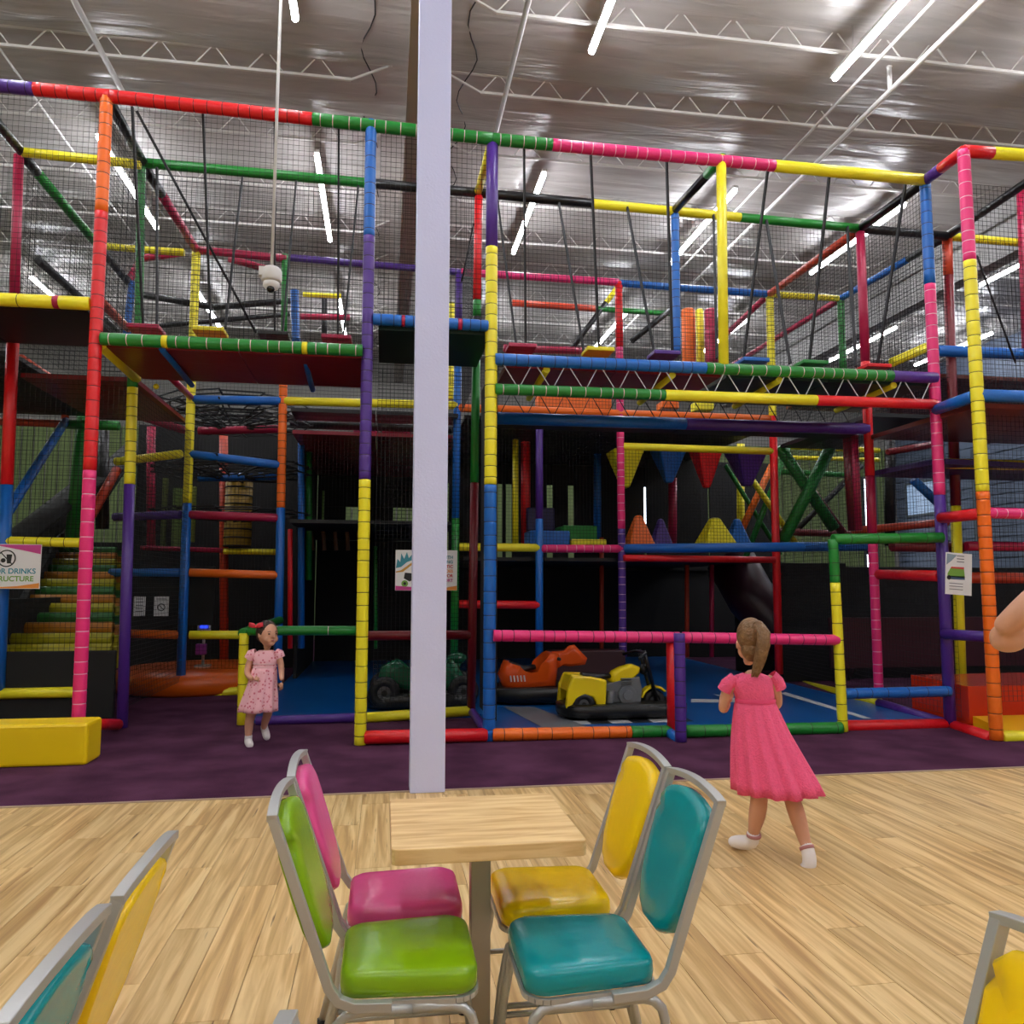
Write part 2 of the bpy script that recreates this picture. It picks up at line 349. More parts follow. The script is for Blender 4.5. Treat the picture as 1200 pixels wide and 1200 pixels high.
# ------------------------------------------------------------------ play structure
PS = empty('play_structure', (1.0, 9.0, 0), 0, 'large multi-level soft play frame with rainbow foam-wrapped posts, rails, decks and black nets', 'play structure')
OFF = Vector((1.0, 9.0, 0))
def child(mb, name, mats, label=None, kind=None, parent=None, bevel=0):
    o = mb.build(name, mats, parent or PS, bevel=bevel)
    if not parent: o.location = -OFF
    if label: o['label'] = label
    if kind: o['kind'] = kind
    return o
def sleeve_mesh(a, b_, r, tie, gap):
    a = Vector(a); b_ = Vector(b_); L = (b_-a).length; d = (b_-a)/L
    pts = [a, a+d*.004]; rad = [r*.8, r]
    if tie and L > .2:
        t = gap*.6
        while t < L-.045:
            k_ = random.uniform(.985, 1.0); pts += [a+d*(t-.022), a+d*(t-.012), a+d*(t-.0035), a+d*(t+.0035), a+d*(t+.012), a+d*(t+.022)]; rad += [r, r*.995, r*.955, r*.955, r*.995, r*k_]
            t += gap*random.uniform(.75, 1.2)
    pts += [b_-d*.004, b_]; rad += [r, r*.8]
    mb = MB(); m2 = []
    # material per span: a span between the two tie points is tie coloured
    for i in range(len(pts)-1):
        m2.append(1 if rad[i] < r*.97 and rad[i+1] < r*.97 and 1 < i < len(pts)-3 else 0)
    mb.path(pts, r, 10, radii=rad, mis=m2)
    return mb
def foamtube(kind, a, b_, segs, tie=None, r=.052, gap=.13, parent=None):
    a = Vector(a); b_ = Vector(b_)
    tot = sum(s[1] for s in segs); t = 0; root = None
    names = []
    for c, f in segs:
        if c not in names: names.append(c)
    for c, f in segs:
        p = a.lerp(b_, t/tot); q = a.lerp(b_, (t+f)/tot); t += f
        tm = tie
        if isinstance(tie, dict): tm = tie.get(c)
        mb = sleeve_mesh(p, q, r, tm is not None, gap)
        mt = [foam(c), TIE_L if tm == 'L' else TIE_D]
        if root is None:
            root = child(mb, kind, mt); root['label'] = 'padded %s wrapped in %s foam' % (kind.replace('_', ' '), ' and '.join([', '.join(names[:-1]), names[-1]] if len(names) > 1 else names))
        else:
            o = mb.build('foam_sleeve', mt, root); o['label'] = c+' foam sleeve'
    return root
TD = 'D'
def post(x0, y0, x1, y1, Y, segs, tie=None, r=.052, kind='post', Y1=None, gap=.13):
    """segs: (colour, lower pixel limit) along the picture height, unprojected onto the grid row Y"""
    a = P(x0, y0, Y=Y); b_ = P(x1, y1, Y=Y if Y1 is None else Y1)
    if b_.z < .05: b_.z = .004
    out = []; prev = 0
    zs = [a.z]
    for c, yy in segs: out.append((c, max(.02, (yy-y0)-prev))); prev = yy-y0
    return foamtube(kind, a, b_, out, tie, r, gap)
def rail(x0, y0, x1, y1, Y, segs, tie=None, r=.05, Y1=None, kind='rail', gap=.13):
    a = P(x0, y0, Y=Y); b_ = P(x1, y1, Y=Y if Y1 is None else Y1)
    if isinstance(segs, str): segs = [(segs, 1)]
    else:
        prev = x0; o = []
        for c, xx in segs: o.append((c, abs(xx-prev))); prev = xx
        segs = o
    return foamtube(kind, a, b_, segs, tie, r, gap)
R0, R1, R2, R3 = 7.5, 8.75, 9.97, 11.15
# front row posts
post(125, 113, 91, 866, R0, [('orange', 257), ('red', 565), ('pink', 866)], {'orange': TD, 'red': TD, 'pink': 'L'}, .058)
post(435, 142, 422, 873, R0, [('blue', 285), ('purple', 575), ('yellow', 873)], {'blue': TD, 'yellow': TD, 'purple': TD}, .055)
post(577, 163, 573, 866, R0+.02, [('purple', 297), ('yellow', 579), ('blue', 866)], {'yellow': TD, 'blue': TD}, .06)
post(845, 183, 848, 428, R0, [('yellow', 428)], None, .052)
post(1084, 214, 1114, 855, R0+.03, [('blue', 340), ('pink', 592), ('purple', 855)], {'blue': TD, 'pink': 'L'}, .058)
post(1129, 176, 1168, 868, 6.82, [('pink', 313), ('yellow', 588), ('orange', 868)], {'pink': 'L', 'yellow': TD, 'orange': TD}, .06)
post(976, 632, 988, 859, R0-.05, [('green', 684), ('yellow', 859)], {'green': TD, 'yellow': TD}, .05, gap=.16)
post(796, 742, 798, 872, 7.2, [('purple', 872)], {'purple': TD}, .055)
post(786, 752, 787, 858, R0, [('red', 858)], None, .045)
post(286, 742, 283, 851, R1, [('yellow', 851)], {'yellow': TD}, .05, gap=.2)
# second row
post(166, 195, 162, 395, R1, [('green', 395)], {'green': TD}, .045)
post(156, 430, 143, 855, R1, [('green', 455), ('yellow', 572), ('purple', 855)], {'yellow': TD}, .056)
post(22, 182, 17, 345, R1, [('crimson', 345)], None, .05); post(15, 400, -2, 812, R1, [('red', 572), ('blue', 812)], None, .06)
post(561, 225, 552, 836, R1, [('red', 358), ('green', 378), ('black', 400), ('green', 575), ('maroon', 836)], None, .048)
post(791, 250, 793, 412, R1, [('blue', 412)], {'blue': TD}, .05)
post(1008, 272, 1030, 815, R1, [('crimson', 430), ('red', 565), ('crimson', 632), ('pink', 815)], {'pink': 'L'}, .055)
post(1110, 280, 1127, 815, 8.83, [('brick', 325), ('maroon', 600), ('yellow', 815)], None, .06)
post(1196, 222, 1203, 415, R1, [('crimson', 415)], None, .05)
# third row
post(230, 295, 211, 818, R3, [('yellow', 598), ('blue', 818)], {'yellow': TD}, .06)
post(332, 448, 325, 800, R3, [('orange', 598), ('blue', 800)], {'orange': TD, 'blue': None}, .058)
post(155, 330, 148, 395, R3, [('blue', 395)], {'blue': TD}, .05)
post(334, 298, 333, 395, R3, [('green', 395)], None, .045); post(345, 340, 347, 400, R3+.4, [('blue', 400)], {'blue': TD}, .06)
post(538, 318, 532, 765, R3, [('purple', 385), ('blue', 612), ('green', 765)], None, .055)
post(632, 488, 632, 775, R3, [('purple', 610), ('blue', 775)], None, .055)
post(725, 330, 730, 770, R3, [('red', 410), ('pink', 624), ('purple', 770)], {'pink': 'L', 'purple': 'L'}, .058)
post(902, 345, 913, 790, R3, [('yellow', 492), ('red', 790)], {'yellow': TD}, .06)
post(985, 350, 988, 432, R3, [('green', 432)], {'green': TD}, .055)
post(993, 505, 1000, 622, 9.97, [('maroon', 622)], None, .07); post(1001, 505, 1006, 622, 9.9, [('crimson', 622)], None, .05)
post(529, 355, 527, 468, 12.4, [('yellow', 468)], {'yellow': TD}, .06)
for (x, y0, y1, Y, c, r) in ((616, 500, 640, 13, 'red', .08), (604, 515, 640, 12.4, 'yellow', .05), (700, 500, 640, 14, 'blue', .07), (788, 560, 640, 13.5, 'crimson', .08), (868, 520, 760, 13.0, 'yellow', .07), (262, 505, 810, 13.5, 'brick', .07), (177, 500, 640, 13.5, 'crimson', .07), (353, 505, 760, 12.2, 'blue', .05), (362, 520, 680, 12.8, 'green', .05), (775, 560, 640, 15, 'red', .07), (1043, 470, 640, 12.5, 'black', .09), (1020, 600, 650, 12.5, 'black', .06), (340, 620, 760, 11.6, 'red', .035), (380, 350, 395, 14, 'black', .05), (705, 630, 770, 13.5, 'brick', .04), (805, 660, 770, 13, 'brick', .04), (834, 660, 770, 12.6, 'crimson', .04), (120, 500, 620, 13, 'black', .1), (440, 640, 760, 13, 'green', .03)):
    post(x, y0, x, y1, Y, [(c, y1)], None, r)
# top front rails and other front rails
rail(-90, 92, 130, 113, R0, [('purple', 38), ('red', 130)], {'purple': TD, 'red': TD}, .062)
rail(130, 113, 577, 163, R0, [('red', 358), ('green', 577)], {'red': TD, 'green': 'L'}, .062)
rail(577, 163, 1085, 211, R0, [('green', 642), ('pink', 897), ('yellow', 1085)], {'green': 'L', 'pink': 'L'}, .062)
rail(1129, 177, 1262, 186, 6.82, [('red', 1162), ('yellow', 1262)], None, .062)
rail(1129, 177, 1085, 211, 6.82, [('red', 1104), ('purple', 1085)], None, .06, Y1=R0)
rail(-60, 348, 106, 356, R0, [('yellow', 62), ('crimson', 69), ('yellow', 106)], {'yellow': TD}, .06, gap=.4)
rail(118, 397, 425, 411, R0-.04, [('green', 187), ('yellow', 194), ('green', 351), ('yellow', 358), ('green', 425)], {'green': 'L'}, .058)
rail(437, 374, 572, 382, R0, [('blue', 470), ('crimson', 474), ('blue', 536), ('crimson', 541), ('blue', 572)], {'blue': TD}, .056)
rail(580, 421, 1097, 443, R0, [('blue', 815), ('green', 1041), ('purple', 1097)], {'blue': TD, 'green': 'L'}, .06)
rail(580, 456, 1097, 474, R0, [('green', 768), ('yellow', 947), ('red', 1097)], {'green': 'L'}, .055)
rail(578, 745, 796, 747, R0-.05, 'pink', {'pink': TD}, .056); rail(800, 747, 982, 750, R0-.05, 'pink', {'pink': TD}, .056)
rail(976, 632, 1104, 630, R0-.05, 'green', {'green': TD}, .056, gap=.3)
rail(989, 813, 1113, 810, R0, 'blue', {'blue': TD}, .055, gap=.2)
rail(427, 864, 571, 861, R0, 'red', None, .062, kind='base_rail'); rail(577, 861, 786, 857, R0, [('orange', 738), ('green', 786)], {'orange': TD, 'green': TD}, .06, kind='base_rail', gap=.18)
rail(784, 858, 797, 868, R0, 'blue', None, .05, Y1=7.22, kind='base_rail')
rail(803, 857, 986, 853, R0-.1, 'green', {'green': TD}, .06, kind='base_rail', gap=.3); rail(990, 851, 1113, 849, R0+.05, 'red', None, .06, kind='base_rail'); rail(1115, 850, 1163, 866, R0+.05, 'red', None, .062, Y1=6.85, kind='base_rail')
rail(95, 849, 138, 849, R0+.1, 'red', None, .055, Y1=R1-.1, kind='base_rail')
rail(1173, 864, 1260, 862, 6.82, 'yellow', None, .06, kind='base_rail')
rail(1027, 673, 1101, 675, R1, 'red', None, .06, Y1=R0+.1)
# second row rails
rail(25, 178, 165, 193, R1-.1, [('yellow', 165)], None, .05); rail(168, 191, 560, 226, R1, [('green', 430), ('black', 560)], None, .055)
rail(560, 226, 1008, 268, R1, [('black', 688), ('yellow', 860), ('green', 1008)], None, .055); rail(1008, 268, 1110, 277, R1, 'black', None, .055); rail(1110, 277, 1260, 290, 8.83, 'yellow', None, .05)
rail(125, 113, 168, 191, R0, 'black', None, .05, Y1=R1); rail(577, 163, 560, 226, R0, 'yellow', None, .045, Y1=R1); rail(848, 184, 790, 247, R0, [('green', 830), ('black', 790)], None, .05, Y1=R1)
rail(1085, 212, 1008, 268, R0, 'black', None, .052, Y1=R1); rail(-60, 75, 25, 178, R0, 'black', None, .05, Y1=R1-.1); rail(1260, 175, 1110, 277, 6.82, 'black', None, .05, Y1=8.83)
rail(25, 180, 150, 330, R1, [('black', 40), ('green', 110), ('black', 150)], None, .055, Y1=R3); rail(168, 193, 230, 293, R1, [('black', 186), ('crimson', 230)], None, .055, Y1=R3)
rail(1008, 268, 901, 345, R1, 'brick', None, .055, Y1=R3); rail(1110, 277, 985, 350, 8.83, [('black', 1070), ('blue', 985)], None, .05, Y1=R3)
rail(985, 350, 858, 428, R3, 'crimson', None, .05, Y1=15.5); rail(901, 345, 853, 390, R3, 'crimson', None, .05, Y1=13.6)
rail(580, 490, 1017, 503, R1, [('blue', 795), ('purple', 1017)], None, .07)
rail(430, 745, 552, 744, R1, 'maroon', None, .052); rail(430, 841, 551, 833, R1, 'yellow', None, .055, kind='base_rail'); rail(553, 834, 574, 862, R1, 'purple', None, .045, Y1=R0, kind='base_rail')
rail(290, 739, 418, 739, R1, 'green', {'green': 'L'}, .052, gap=.5); rail(284, 742, 328, 727, R1, 'green', None, .05, Y1=10.2); rail(300, 845, 420, 841, R1, [('purple', 420)], None, .05, kind='base_rail')
rail(538, 641, 632, 642, R3, 'yellow', None, .06); rail(538, 708, 632, 709, R3, 'red', None, .06); rail(634, 643, 729, 643, R3, 'pink', {'pink': 'L'}, .06)
rail(731, 643, 1018, 640, R3, 'blue', None, .07, Y1=10.2); rail(731, 654, 908, 656, R3-.1, 'red', None, .05)
rail(730, 523, 906, 529, R3, 'yellow', None, .055); rail(537, 478, 902, 491, R3, 'orange', None, .06); rail(333, 470, 536, 475, R3, 'yellow', None, .06)
rail(125, 289, 216, 296, R3, 'yellow', {'yellow': TD}, .05); rail(230, 293, 336, 303, R3, 'crimson', None, .055)
rail(150, 330, 166, 303, R3, 'crimson', None, .05, Y1=R3+.3); rail(166, 303, 216, 296, R3+.3, 'crimson', None, .05); rail(268, 303, 322, 318, R3+.3, 'crimson', None, .05)
rail(340, 302, 540, 319, R3, 'purple', None, .05); rail(540, 319, 725, 331, R3, 'pink', {'pink': TD}, .055); rail(727, 332, 901, 345, R3, 'blue', {'blue': TD}, .055); rail(903, 345, 985, 350, R3, 'yellow', {'yellow': TD}, .05)
# upper back-level rails seen through the frame
rail(165, 345, 250, 360, 12.3, 'black', None, .05); rail(250, 360, 345, 352, 12.3, 'black', None, .05); rail(150, 385, 340, 368, 13, 'black', None, .04)
rail(355, 345, 400, 347, 13, 'yellow', None, .04); rail(350, 371, 410, 372, 13, 'crimson', None, .05); rail(600, 355, 700, 362, 13.5, 'brick', None, .06); rail(700, 362, 790, 368, 13.5, 'green', None, .05)
rail(668, 411, 725, 335, 13.5, [('black', 710), ('yellow', 725)], None, .05, Y1=13.5); rail(740, 400, 790, 360, 12.5, 'black', None, .05)
rail(590, 408, 700, 412, 12.3, 'crimson', None, .06); rail(340, 496, 535, 503, 12.6, 'black', None, .08); rail(120, 355, 150, 385, R1, 'brick', None, .05, Y1=10.4)
rail(45, 305, 150, 398, 10, 'black', None, .05, Y1=14)
# net tower rails (left)
def tower(y0, yl, ym, yr, cl, cr, tie=None):
    rail(yl[0], yl[1], 212, ym, R3+.5, cl, None, .058, Y1=R3); rail(222, ym, yr[0], yr[1], R3, cr, tie, .058, Y1=R3)
tower(0, (134, 606), 603, (326, 607), 'purple', 'crimson'); tower(0, (136, 541), 532, (328, 545), 'yellow', 'blue'); rail(226, 468, 330, 470, R3, 'blue', None, .06)
tower(0, (130, 671), 671, (326, 674), 'blue', 'orange'); tower(0, (128, 742), 744, (286, 744), 'orange', 'yellow'); tower(0, (142, 812), 815, (286, 809), 'red', 'yellow')
rail(107, 604, 137, 550, R3-.6, 'brick', None, .06, Y1=R3); rail(195, 437, 224, 466, R1, 'crimson', None, .04, Y1=R3); rail(165, 488, 218, 505, 12.2, 'crimson', None, .06); rail(232, 505, 330, 503, 12.4, 'crimson', None, .06); rail(232, 560, 328, 558, 12.4, 'blue', None, .06)
rail(262, 646, 330, 647, 13.2, 'yellow', None, .05); rail(165, 642, 260, 645, 13.2, 'crimson', None, .04)
# left stair rails
rail(2, 634, 94, 636, R1, 'yellow', {'yellow': TD}, .05); rail(-3, 771, 90, 770, 9.0, 'crimson', None, .055); rail(-3, 813, 90, 811, R1, 'yellow', None, .055)
rail(0, 614, 77, 493, R1+.1, 'blue', None, .055, Y1=12); rail(0, 494, 75, 497, 12, 'brick', None, .055); rail(75, 497, 140, 499, 12, 'green', None, .07); rail(78, 455, 76, 495, 12, 'brick', None, .05); rail(78, 455, 25, 420, 12, 'brick', None, .05, Y1=10)
rail(100, 470, 84, 640, 12.2, 'green', None, .1)
# right wing rails
rail(1097, 480, 1141, 464, R0, 'blue', None, .058, Y1=6.85); rail(1146, 463, 1270, 467, 6.82, 'blue', None, .06); rail(1103, 607, 1150, 602, R0, 'red', None, .058, Y1=6.85); rail(1156, 601, 1270, 604, 6.82, 'pink', {'pink': 'L'}, .055)
rail(1106, 743, 1166, 747, R0, 'purple', None, .055, Y1=6.85); rail(1104, 543, 1270, 547, R1-.5, 'yellow', None, .06); rail(1045, 640, 1128, 641, R1+.2, 'maroon', None, .07); rail(1132, 640, 1270, 641, R1+.1, 'crimson', None, .06)
rail(1130, 677, 1270, 678, R1, 'brick', None, .07); rail(1000, 622, 1110, 612, 10.5, 'brick', None, .06); rail(1045, 425, 1095, 403, R1, 'yellow', None, .06); rail(1098, 411, 1270, 418, R1, 'blue', None, .07)
rail(920, 523, 1030, 528, 12.6, 'yellow', None, .05); rail(915, 536, 1030, 539, 13.2, 'yellow', None, .04); rail(915, 553, 1000, 557, 12.6, 'green', None, .05); rail(912, 623, 1000, 626, 12.3, 'maroon', None, .06)
rail(1040, 530, 1100, 520, 12, 'maroon', None, .06); rail(1070, 562, 1100, 590, 9.5, 'blue', None, .06)
# crossed green and yellow braces in the climbing bay
for a in ((913, 523, 978, 620, 11.3, 11.3, 'green', .09), (983, 505, 917, 635, 11.2, 11.2, 'green', .09), (925, 540, 988, 625, 11.8, 11.8, 'maroon', .07), (873, 655, 925, 520, 12.5, 12.5, 'green', .05), (880, 560, 935, 640, 12.4, 12.4, 'yellow', .05), (850, 545, 915, 650, 12.8, 12.8, 'green', .04), (905, 545, 860, 640, 12.6, 12.6, 'orange', .06), (1010, 545, 930, 625, 13.5, 13.5, 'black', .05)):
    rail(a[0], a[1], a[2], a[3], a[4], a[6], None, a[7], Y1=a[5], kind='cross_brace')
rail(920, 797, 1030, 823, 12.3, 'yellow', None, .06, Y1=8.85, kind='base_rail'); rail(1030, 824, 1108, 848, 8.8, 'purple', None, .055, Y1=7.6, kind='base_rail')

# decks
DK = dict(r=mat('deck_red', (120, 16, 20), .35, bump=.2, bscale=6), b=mat('deck_black', (16, 17, 22), .5), g=mat('deck_dark_green', (20, 46, 36), .4), p=mat('deck_purple', (62, 34, 100), .4), o=mat('deck_brown', (116, 44, 28), .4), m=mat('deck_crimson', (150, 20, 46), .4))
def deck(x0, x1, y0, y1, z, m, nm='deck_panel', t=.05, ny=1):
    n = max(1, round((x1-x0)/1.22))
    for i in range(n):
        b = MB(); b.box(x0+(x1-x0)*i/n+.006, x0+(x1-x0)*(i+1)/n-.006, y0, y1, z-t, z); child(b, nm, DK[m])
deck(-2.55, -.2, 7.56, 8.72, 3.66, 'r'); deck(-3.8, -2.65, 8.85, 11.0, 3.66, 'r'); deck(-6.2, -2.7, 7.56, 8.7, 3.98, 'b')
deck(-.1, 1.0, 7.56, 8.72, 3.95, 'g'); deck(1.15, 3.4, 7.58, 8.7, 3.64, 'r'); deck(3.45, 5.75, 7.58, 8.7, 3.64, 'g'); deck(1.15, 5.75, 8.8, 9.2, 3.36, 'b')
deck(-1.3, 1.0, 11.0, 11.6, 3.86, 'b'); deck(-1.3, 1.0, 11.25, 15.5, 3.6, 'm'); deck(1.1, 5.8, 11.25, 15.5, 3.9, 'b'); deck(1.1, 5.8, 11.25, 15.5, 1.85, 'b'); deck(-1.3, 1.0, 11.2, 15.5, 2.35, 'b')
deck(5.95, 7.0, 8.9, 11.2, 3.6, 'b'); deck(5.8, 9.4, 6.95, 8.7, 3.27, 'o'); deck(5.95, 9.4, 8.95, 11, 4.15, 'o'); deck(-6.2, -3.9, 8.9, 12, 3.9, 'b')
# coloured straps under the green deck
for xs in (187, 351):
    a = P(xs+3, 407, Y=R0+.04); e = P(xs+38, 440, Y=R1); b = MB(); b.bar(a-Vector((0, 0, .02)), Vector((a.x, 8.7, 3.56)), .03, 6); child(b, 'deck_beam', foam('blue'))
b = MB(); b.bar((-2.58, 7.55, 3.62), (-2.62, 8.75, 3.62), .05, 8); child(b, 'deck_beam', foam('yellow'), 'yellow foam deck edge')
# purple triangular crawl-up platforms on the right
for (pp, z0, c) in ((((1018, 554), (1100, 540), (1235, 545), (1240, 560)), 0, 'p'),):
    a, b2, c2, d2 = P(1018, 556, Y=8.9), P(1098, 540, Y=7.9), P(1260, 548, Y=8.2), P(1260, 563, Y=9.6)
    mb = MB(); vs = [a, b2, c2, d2]; mb.rings([[v+Vector((0, 0, -.03)) for v in vs], [v+Vector((0, 0, .03)) for v in vs]], 0, False); child(mb, 'corner_platform', DK['p'], 'purple wedge platform')
# black dividers, and added dark backdrops standing in for the interior's shade
def panel(x0, x1, y0, y1, z0, z1, m=BLACKP, nm='divider_or_dark_backdrop', lab=None):
    b = MB(); b.box(x0, x1, y0, y1, z0, z1); return child(b, nm, m, lab, bevel=.01)
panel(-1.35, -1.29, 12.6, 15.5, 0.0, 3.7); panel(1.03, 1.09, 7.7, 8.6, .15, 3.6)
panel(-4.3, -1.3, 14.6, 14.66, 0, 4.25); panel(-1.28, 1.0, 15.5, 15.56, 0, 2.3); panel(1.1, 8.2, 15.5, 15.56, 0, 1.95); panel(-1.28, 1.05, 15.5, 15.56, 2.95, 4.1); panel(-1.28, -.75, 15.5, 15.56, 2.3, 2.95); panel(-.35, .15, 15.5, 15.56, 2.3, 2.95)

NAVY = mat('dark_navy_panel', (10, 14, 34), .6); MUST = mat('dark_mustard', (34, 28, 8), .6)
for xa, xb, mm in ((526, 583, BLACKP), (589, 593, BLACKP), (600, 641, NAVY), (648, 666, BLACKP), (673, 726, BLACKP), (728, 755, MUST), (782, 830, BLACKP), (832, 905, BLACKP)):  # dark backdrop strips added as shade behind the bays, slits left open
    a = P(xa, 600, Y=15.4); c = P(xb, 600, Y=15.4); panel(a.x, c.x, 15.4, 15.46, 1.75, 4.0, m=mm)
panel(1.1, 6, 15.48, 15.5, 3.45, 4.1)
panel(4.9, 6.0, 14.4, 14.46, 1.9, 3.85)
panel(4.2, 4.28, 15.4, 15.46, 1.9, 3.85); panel(6.0, 12.5, 13.0, 13.06, 0, 1.7); panel(5.95, 6.6, 12.9, 12.96, 0, 1.9); panel(-7.5, -3.95, 15.0, 15.06, 0, 2.2); panel(7.2, 12.5, 11.6, 11.66, 0, 1.75); panel(6.0, 7.1, 11.4, 11.46, 0, 1.8)
panel(-4.0, -3.94, 8.8, 11.2, 0, 1.3); panel(-4.05, -2.7, 8.76, 8.8, .1, .78)
# safety nets: straight black cords knotted into a grid
def net(a, u, v, lu, lv, cell=.05, r=.0023, nm='safety_net'):
    a = Vector(a); u = Vector(u).normalized(); v = Vector(v).normalized(); b = MB(); nu_ = int(lu/cell); nv_ = int(lv/cell)
    for i in range(nu_+1): b.path([a+u*(i*lu/nu_), a+u*(i*lu/nu_)+v*lv], r, 3, smooth=False, caps=False)
    for j in range(nv_+1): b.path([a+v*(j*lv/nv_), a+v*(j*lv/nv_)+u*lu], r, 3, smooth=False, caps=False)
    return child(b, nm, DARKNET, kind='stuff')
X_, Y_, Z_ = (1, 0, 0), (0, 1, 0), (0, 0, 1)
net((-6.0, 7.55, 4.02), X_, Z_, 3.38, 1.92, .05, .0018); net((-2.55, 7.53, 3.72), X_, Z_, 2.33, 2.2, .05, .0018); net((-.1, 7.55, 4.0), X_, Z_, 1.1, 1.9)
net((-6.0, 8.78, 3.7), X_, Z_, 3.35, 2.2); net((-2.55, 8.78, 3.7), X_, Z_, 3.6, 2.2); net((1.1, 8.78, 3.7), X_, Z_, 4.7, 2.2); net((5.95, 8.8, 3.6), X_, Z_, 4, 2.3)
net((-3.8, 11.2, 3.6), X_, Z_, 4.8, 2.3); net((1.1, 11.2, 3.6), X_, Z_, 5.9, 2.3); net((-2.6, 7.55, 3.7), Y_, Z_, 1.2, 2.2); net((-3.82, 8.8, 4), Y_, Z_, 2.3, 1.9, .05)
net((5.85, 7.55, 3.7), Y_, Z_, 1.2, 2.2); net((5.85, 8.8, 3.7), Y_, Z_, 2.3, 2.2); net((7.08, 8.85, 3.7), Y_, Z_, 2.3, 2.2); net((1.05, 8.8, 3.9), Y_, Z_, 2.3, 2)
net((1.1, 11.2, 1.95), X_, Z_, 4.7, 1.7); net((-1.3, 11.3, 2.4), X_, Z_, 2.3, 1.3); net((5.95, 11.2, 1.9), X_, Z_, 4, 1.6); net((-5.5, 8.8, .1), X_, Z_, 2.8, 3.8); net((-5.4, 12.1, 1.5), X_, Z_, 2.7, 3.0)
net((-.1, 8.78, .15), X_, Z_, 1.1, 3.7, .045, .003); net((6.0, 7.2, .3), X_, Z_, 3.5, 5.4); net((5.85, 8.8, .2), Y_, Z_, 2.3, 3.2); net((-3.5, 11.6, .3), X_, Z_, 2.1, 3.2); net((-2.6, 8.8, .2), Y_, Z_, 2.3, 3.3)
net((5.9, 7.5, .1), Y_, Z_, 1.2, 3.2, .06, .002)
# lattice cord between bridge rails
CORDW = mat('white_cord', (190, 190, 196), .6)
def zigzag(x0, x1, Y, za, zb, m, n, nm='lacing_cord'):
    b = MB(); dx = (x1-x0)/n
    for i in range(n):
        s = x0+i*dx; b.bar((s, Y, za), (s+dx*.5, Y, zb), .006, 4); b.bar((s+dx*.5, Y, zb), (s+dx*.92, Y, za), .006, 4)
    return child(b, nm, m)
zigzag(1.1, 5.75, R0, 3.62, 3.36, CORDW, 14); zigzag(1.1, 5.75, R1, 3.62, 3.36, WEB, 15)
# rope webs in the net tower
def web(cx, cy, r, z, dz):
    b = MB(); K = 12; pts = []
    for k in range(K):
        a = 2*math.pi*k/K; pts.append((math.cos(a), math.sin(a)))
    for (x, y) in pts: b.path([(cx+x*r*.2, cy+y*r*.2, z-dz), (cx+x*r*.6, cy+y*r*.6, z-dz*.5), (cx+x*r, cy+y*r, z)], .014, 5)
    for f in (.2, .4, .6, .8, .95):
        zz = z-dz*(1-f)
        for k in range(K):
            p, q = pts[k], pts[(k+1) % K]; b.bar((cx+p[0]*r*f, cy+p[1]*r*f, zz), (cx+q[0]*r*f, cy+q[1]*r*f, zz+.02), .012, 5)
    child(b, 'rope_web', WEB)
for z, dz in ((4.1, .1), (3.98, .16), (3.85, .05), (3.2, .12), (3.1, .06), (2.5, .1)): web(-2.25, 12.2, 1.15, z, dz)
# hanging strap steps
def hang(stepx, stepy, Yf, col, straps, wd=.3):
    c = P(stepx, stepy, Y=8.1); b = MB(); b.box(c.x-wd/2, c.x+wd/2, 7.95, 8.22, c.z-.022, c.z+.022); o = child(b, 'swing_step', foam(col), col+' foam step hung on straps', bevel=.01)
    for (x0, y0, Ya, x1, y1, Yb) in straps:
        s = MB(); s.path([P(x0, y0, Y=Ya), P(x1, y1, Y=8.05 if Yb < 8 else 8.15)], .027, 4, smooth=False, flat=(1.0, .5)); s.build('strap', WEB, o)
Yf, Yr = R0+.1, R1-.1
hang(172, 387, Yf, 'crimson', [(155, 125, R0, 168, 384, 7.8), (184, 197, Yr, 184, 385, 8.45)])
hang(247, 390, Yf, 'yellow', [(238, 133, Yf, 247, 386, 7.8), (284, 208, Yr, 264, 384, 8.45)])
hang(322, 395, Yf, 'black', [(347, 213, Yr, 331, 392, 8.45), (322, 143, Yf, 322, 395, 7.8)])
hang(395, 399, Yf, 'crimson', [(397, 148, Yf, 396, 398, 7.8), (420, 218, Yr, 402, 398, 8.45)])
hang(610, 409, Yf, 'crimson', [(614, 168, Yf, 616, 406, 7.8), (583, 235, Yr, 605, 405, 8.45)])
hang(700, 413, Yf, 'yellow', [(692, 177, Yf, 702, 411, 7.8), (655, 238, Yr, 684, 411, 8.45)])
hang(777, 417, Yf, 'purple', [(781, 186, Yf, 788, 414, 7.8), (735, 243, Yr, 767, 414, 8.45)])
hang(880, 425, Yf, 'blue', [(900, 197, Yf, 871, 423, 7.8), (836, 252, Yr, 840, 420, 8.45)])
hang(948, 428, Yf, 'green', [(972, 204, Yf, 948, 427, 7.8), (898, 258, Yr, 926, 426, 8.45)])
hang(1022, 432, Yf, 'red', [(1061, 215, Yf, 1028, 429, 7.8), (993, 266, Yr, 1003, 429, 8.45)])
for (p_, q_) in ((P(160, 130, Y=R0+.1), P(300, 390, Y=R1)), (P(555, 262, Y=R1), P(541, 330, Y=R1)), (P(1145, 300, Y=7.3), P(1190, 425, Y=8.2))):
    b = MB(); b.path([p_, q_], .013, 4); child(b, 'diagonal_strap', WEB)
for (x, y) in ((183, 453), (155, 432), (222, 438)):
    b = MB(); b.ell(P(x, y, Y=R1-.2), .03, .03, .03, 8, 6); child(b, 'foam_cap', foam('yellow'))
for xs in (635, 778, 900, 1030):
    a = P(xs, 438, Y=R0+.3); b = MB(); b.bar((a.x, 7.55, 3.58), (a.x+.03, 8.7, 3.56), .035, 8); child(b, 'deck_beam', foam('yellow'), 'yellow foam beam under the bridge')

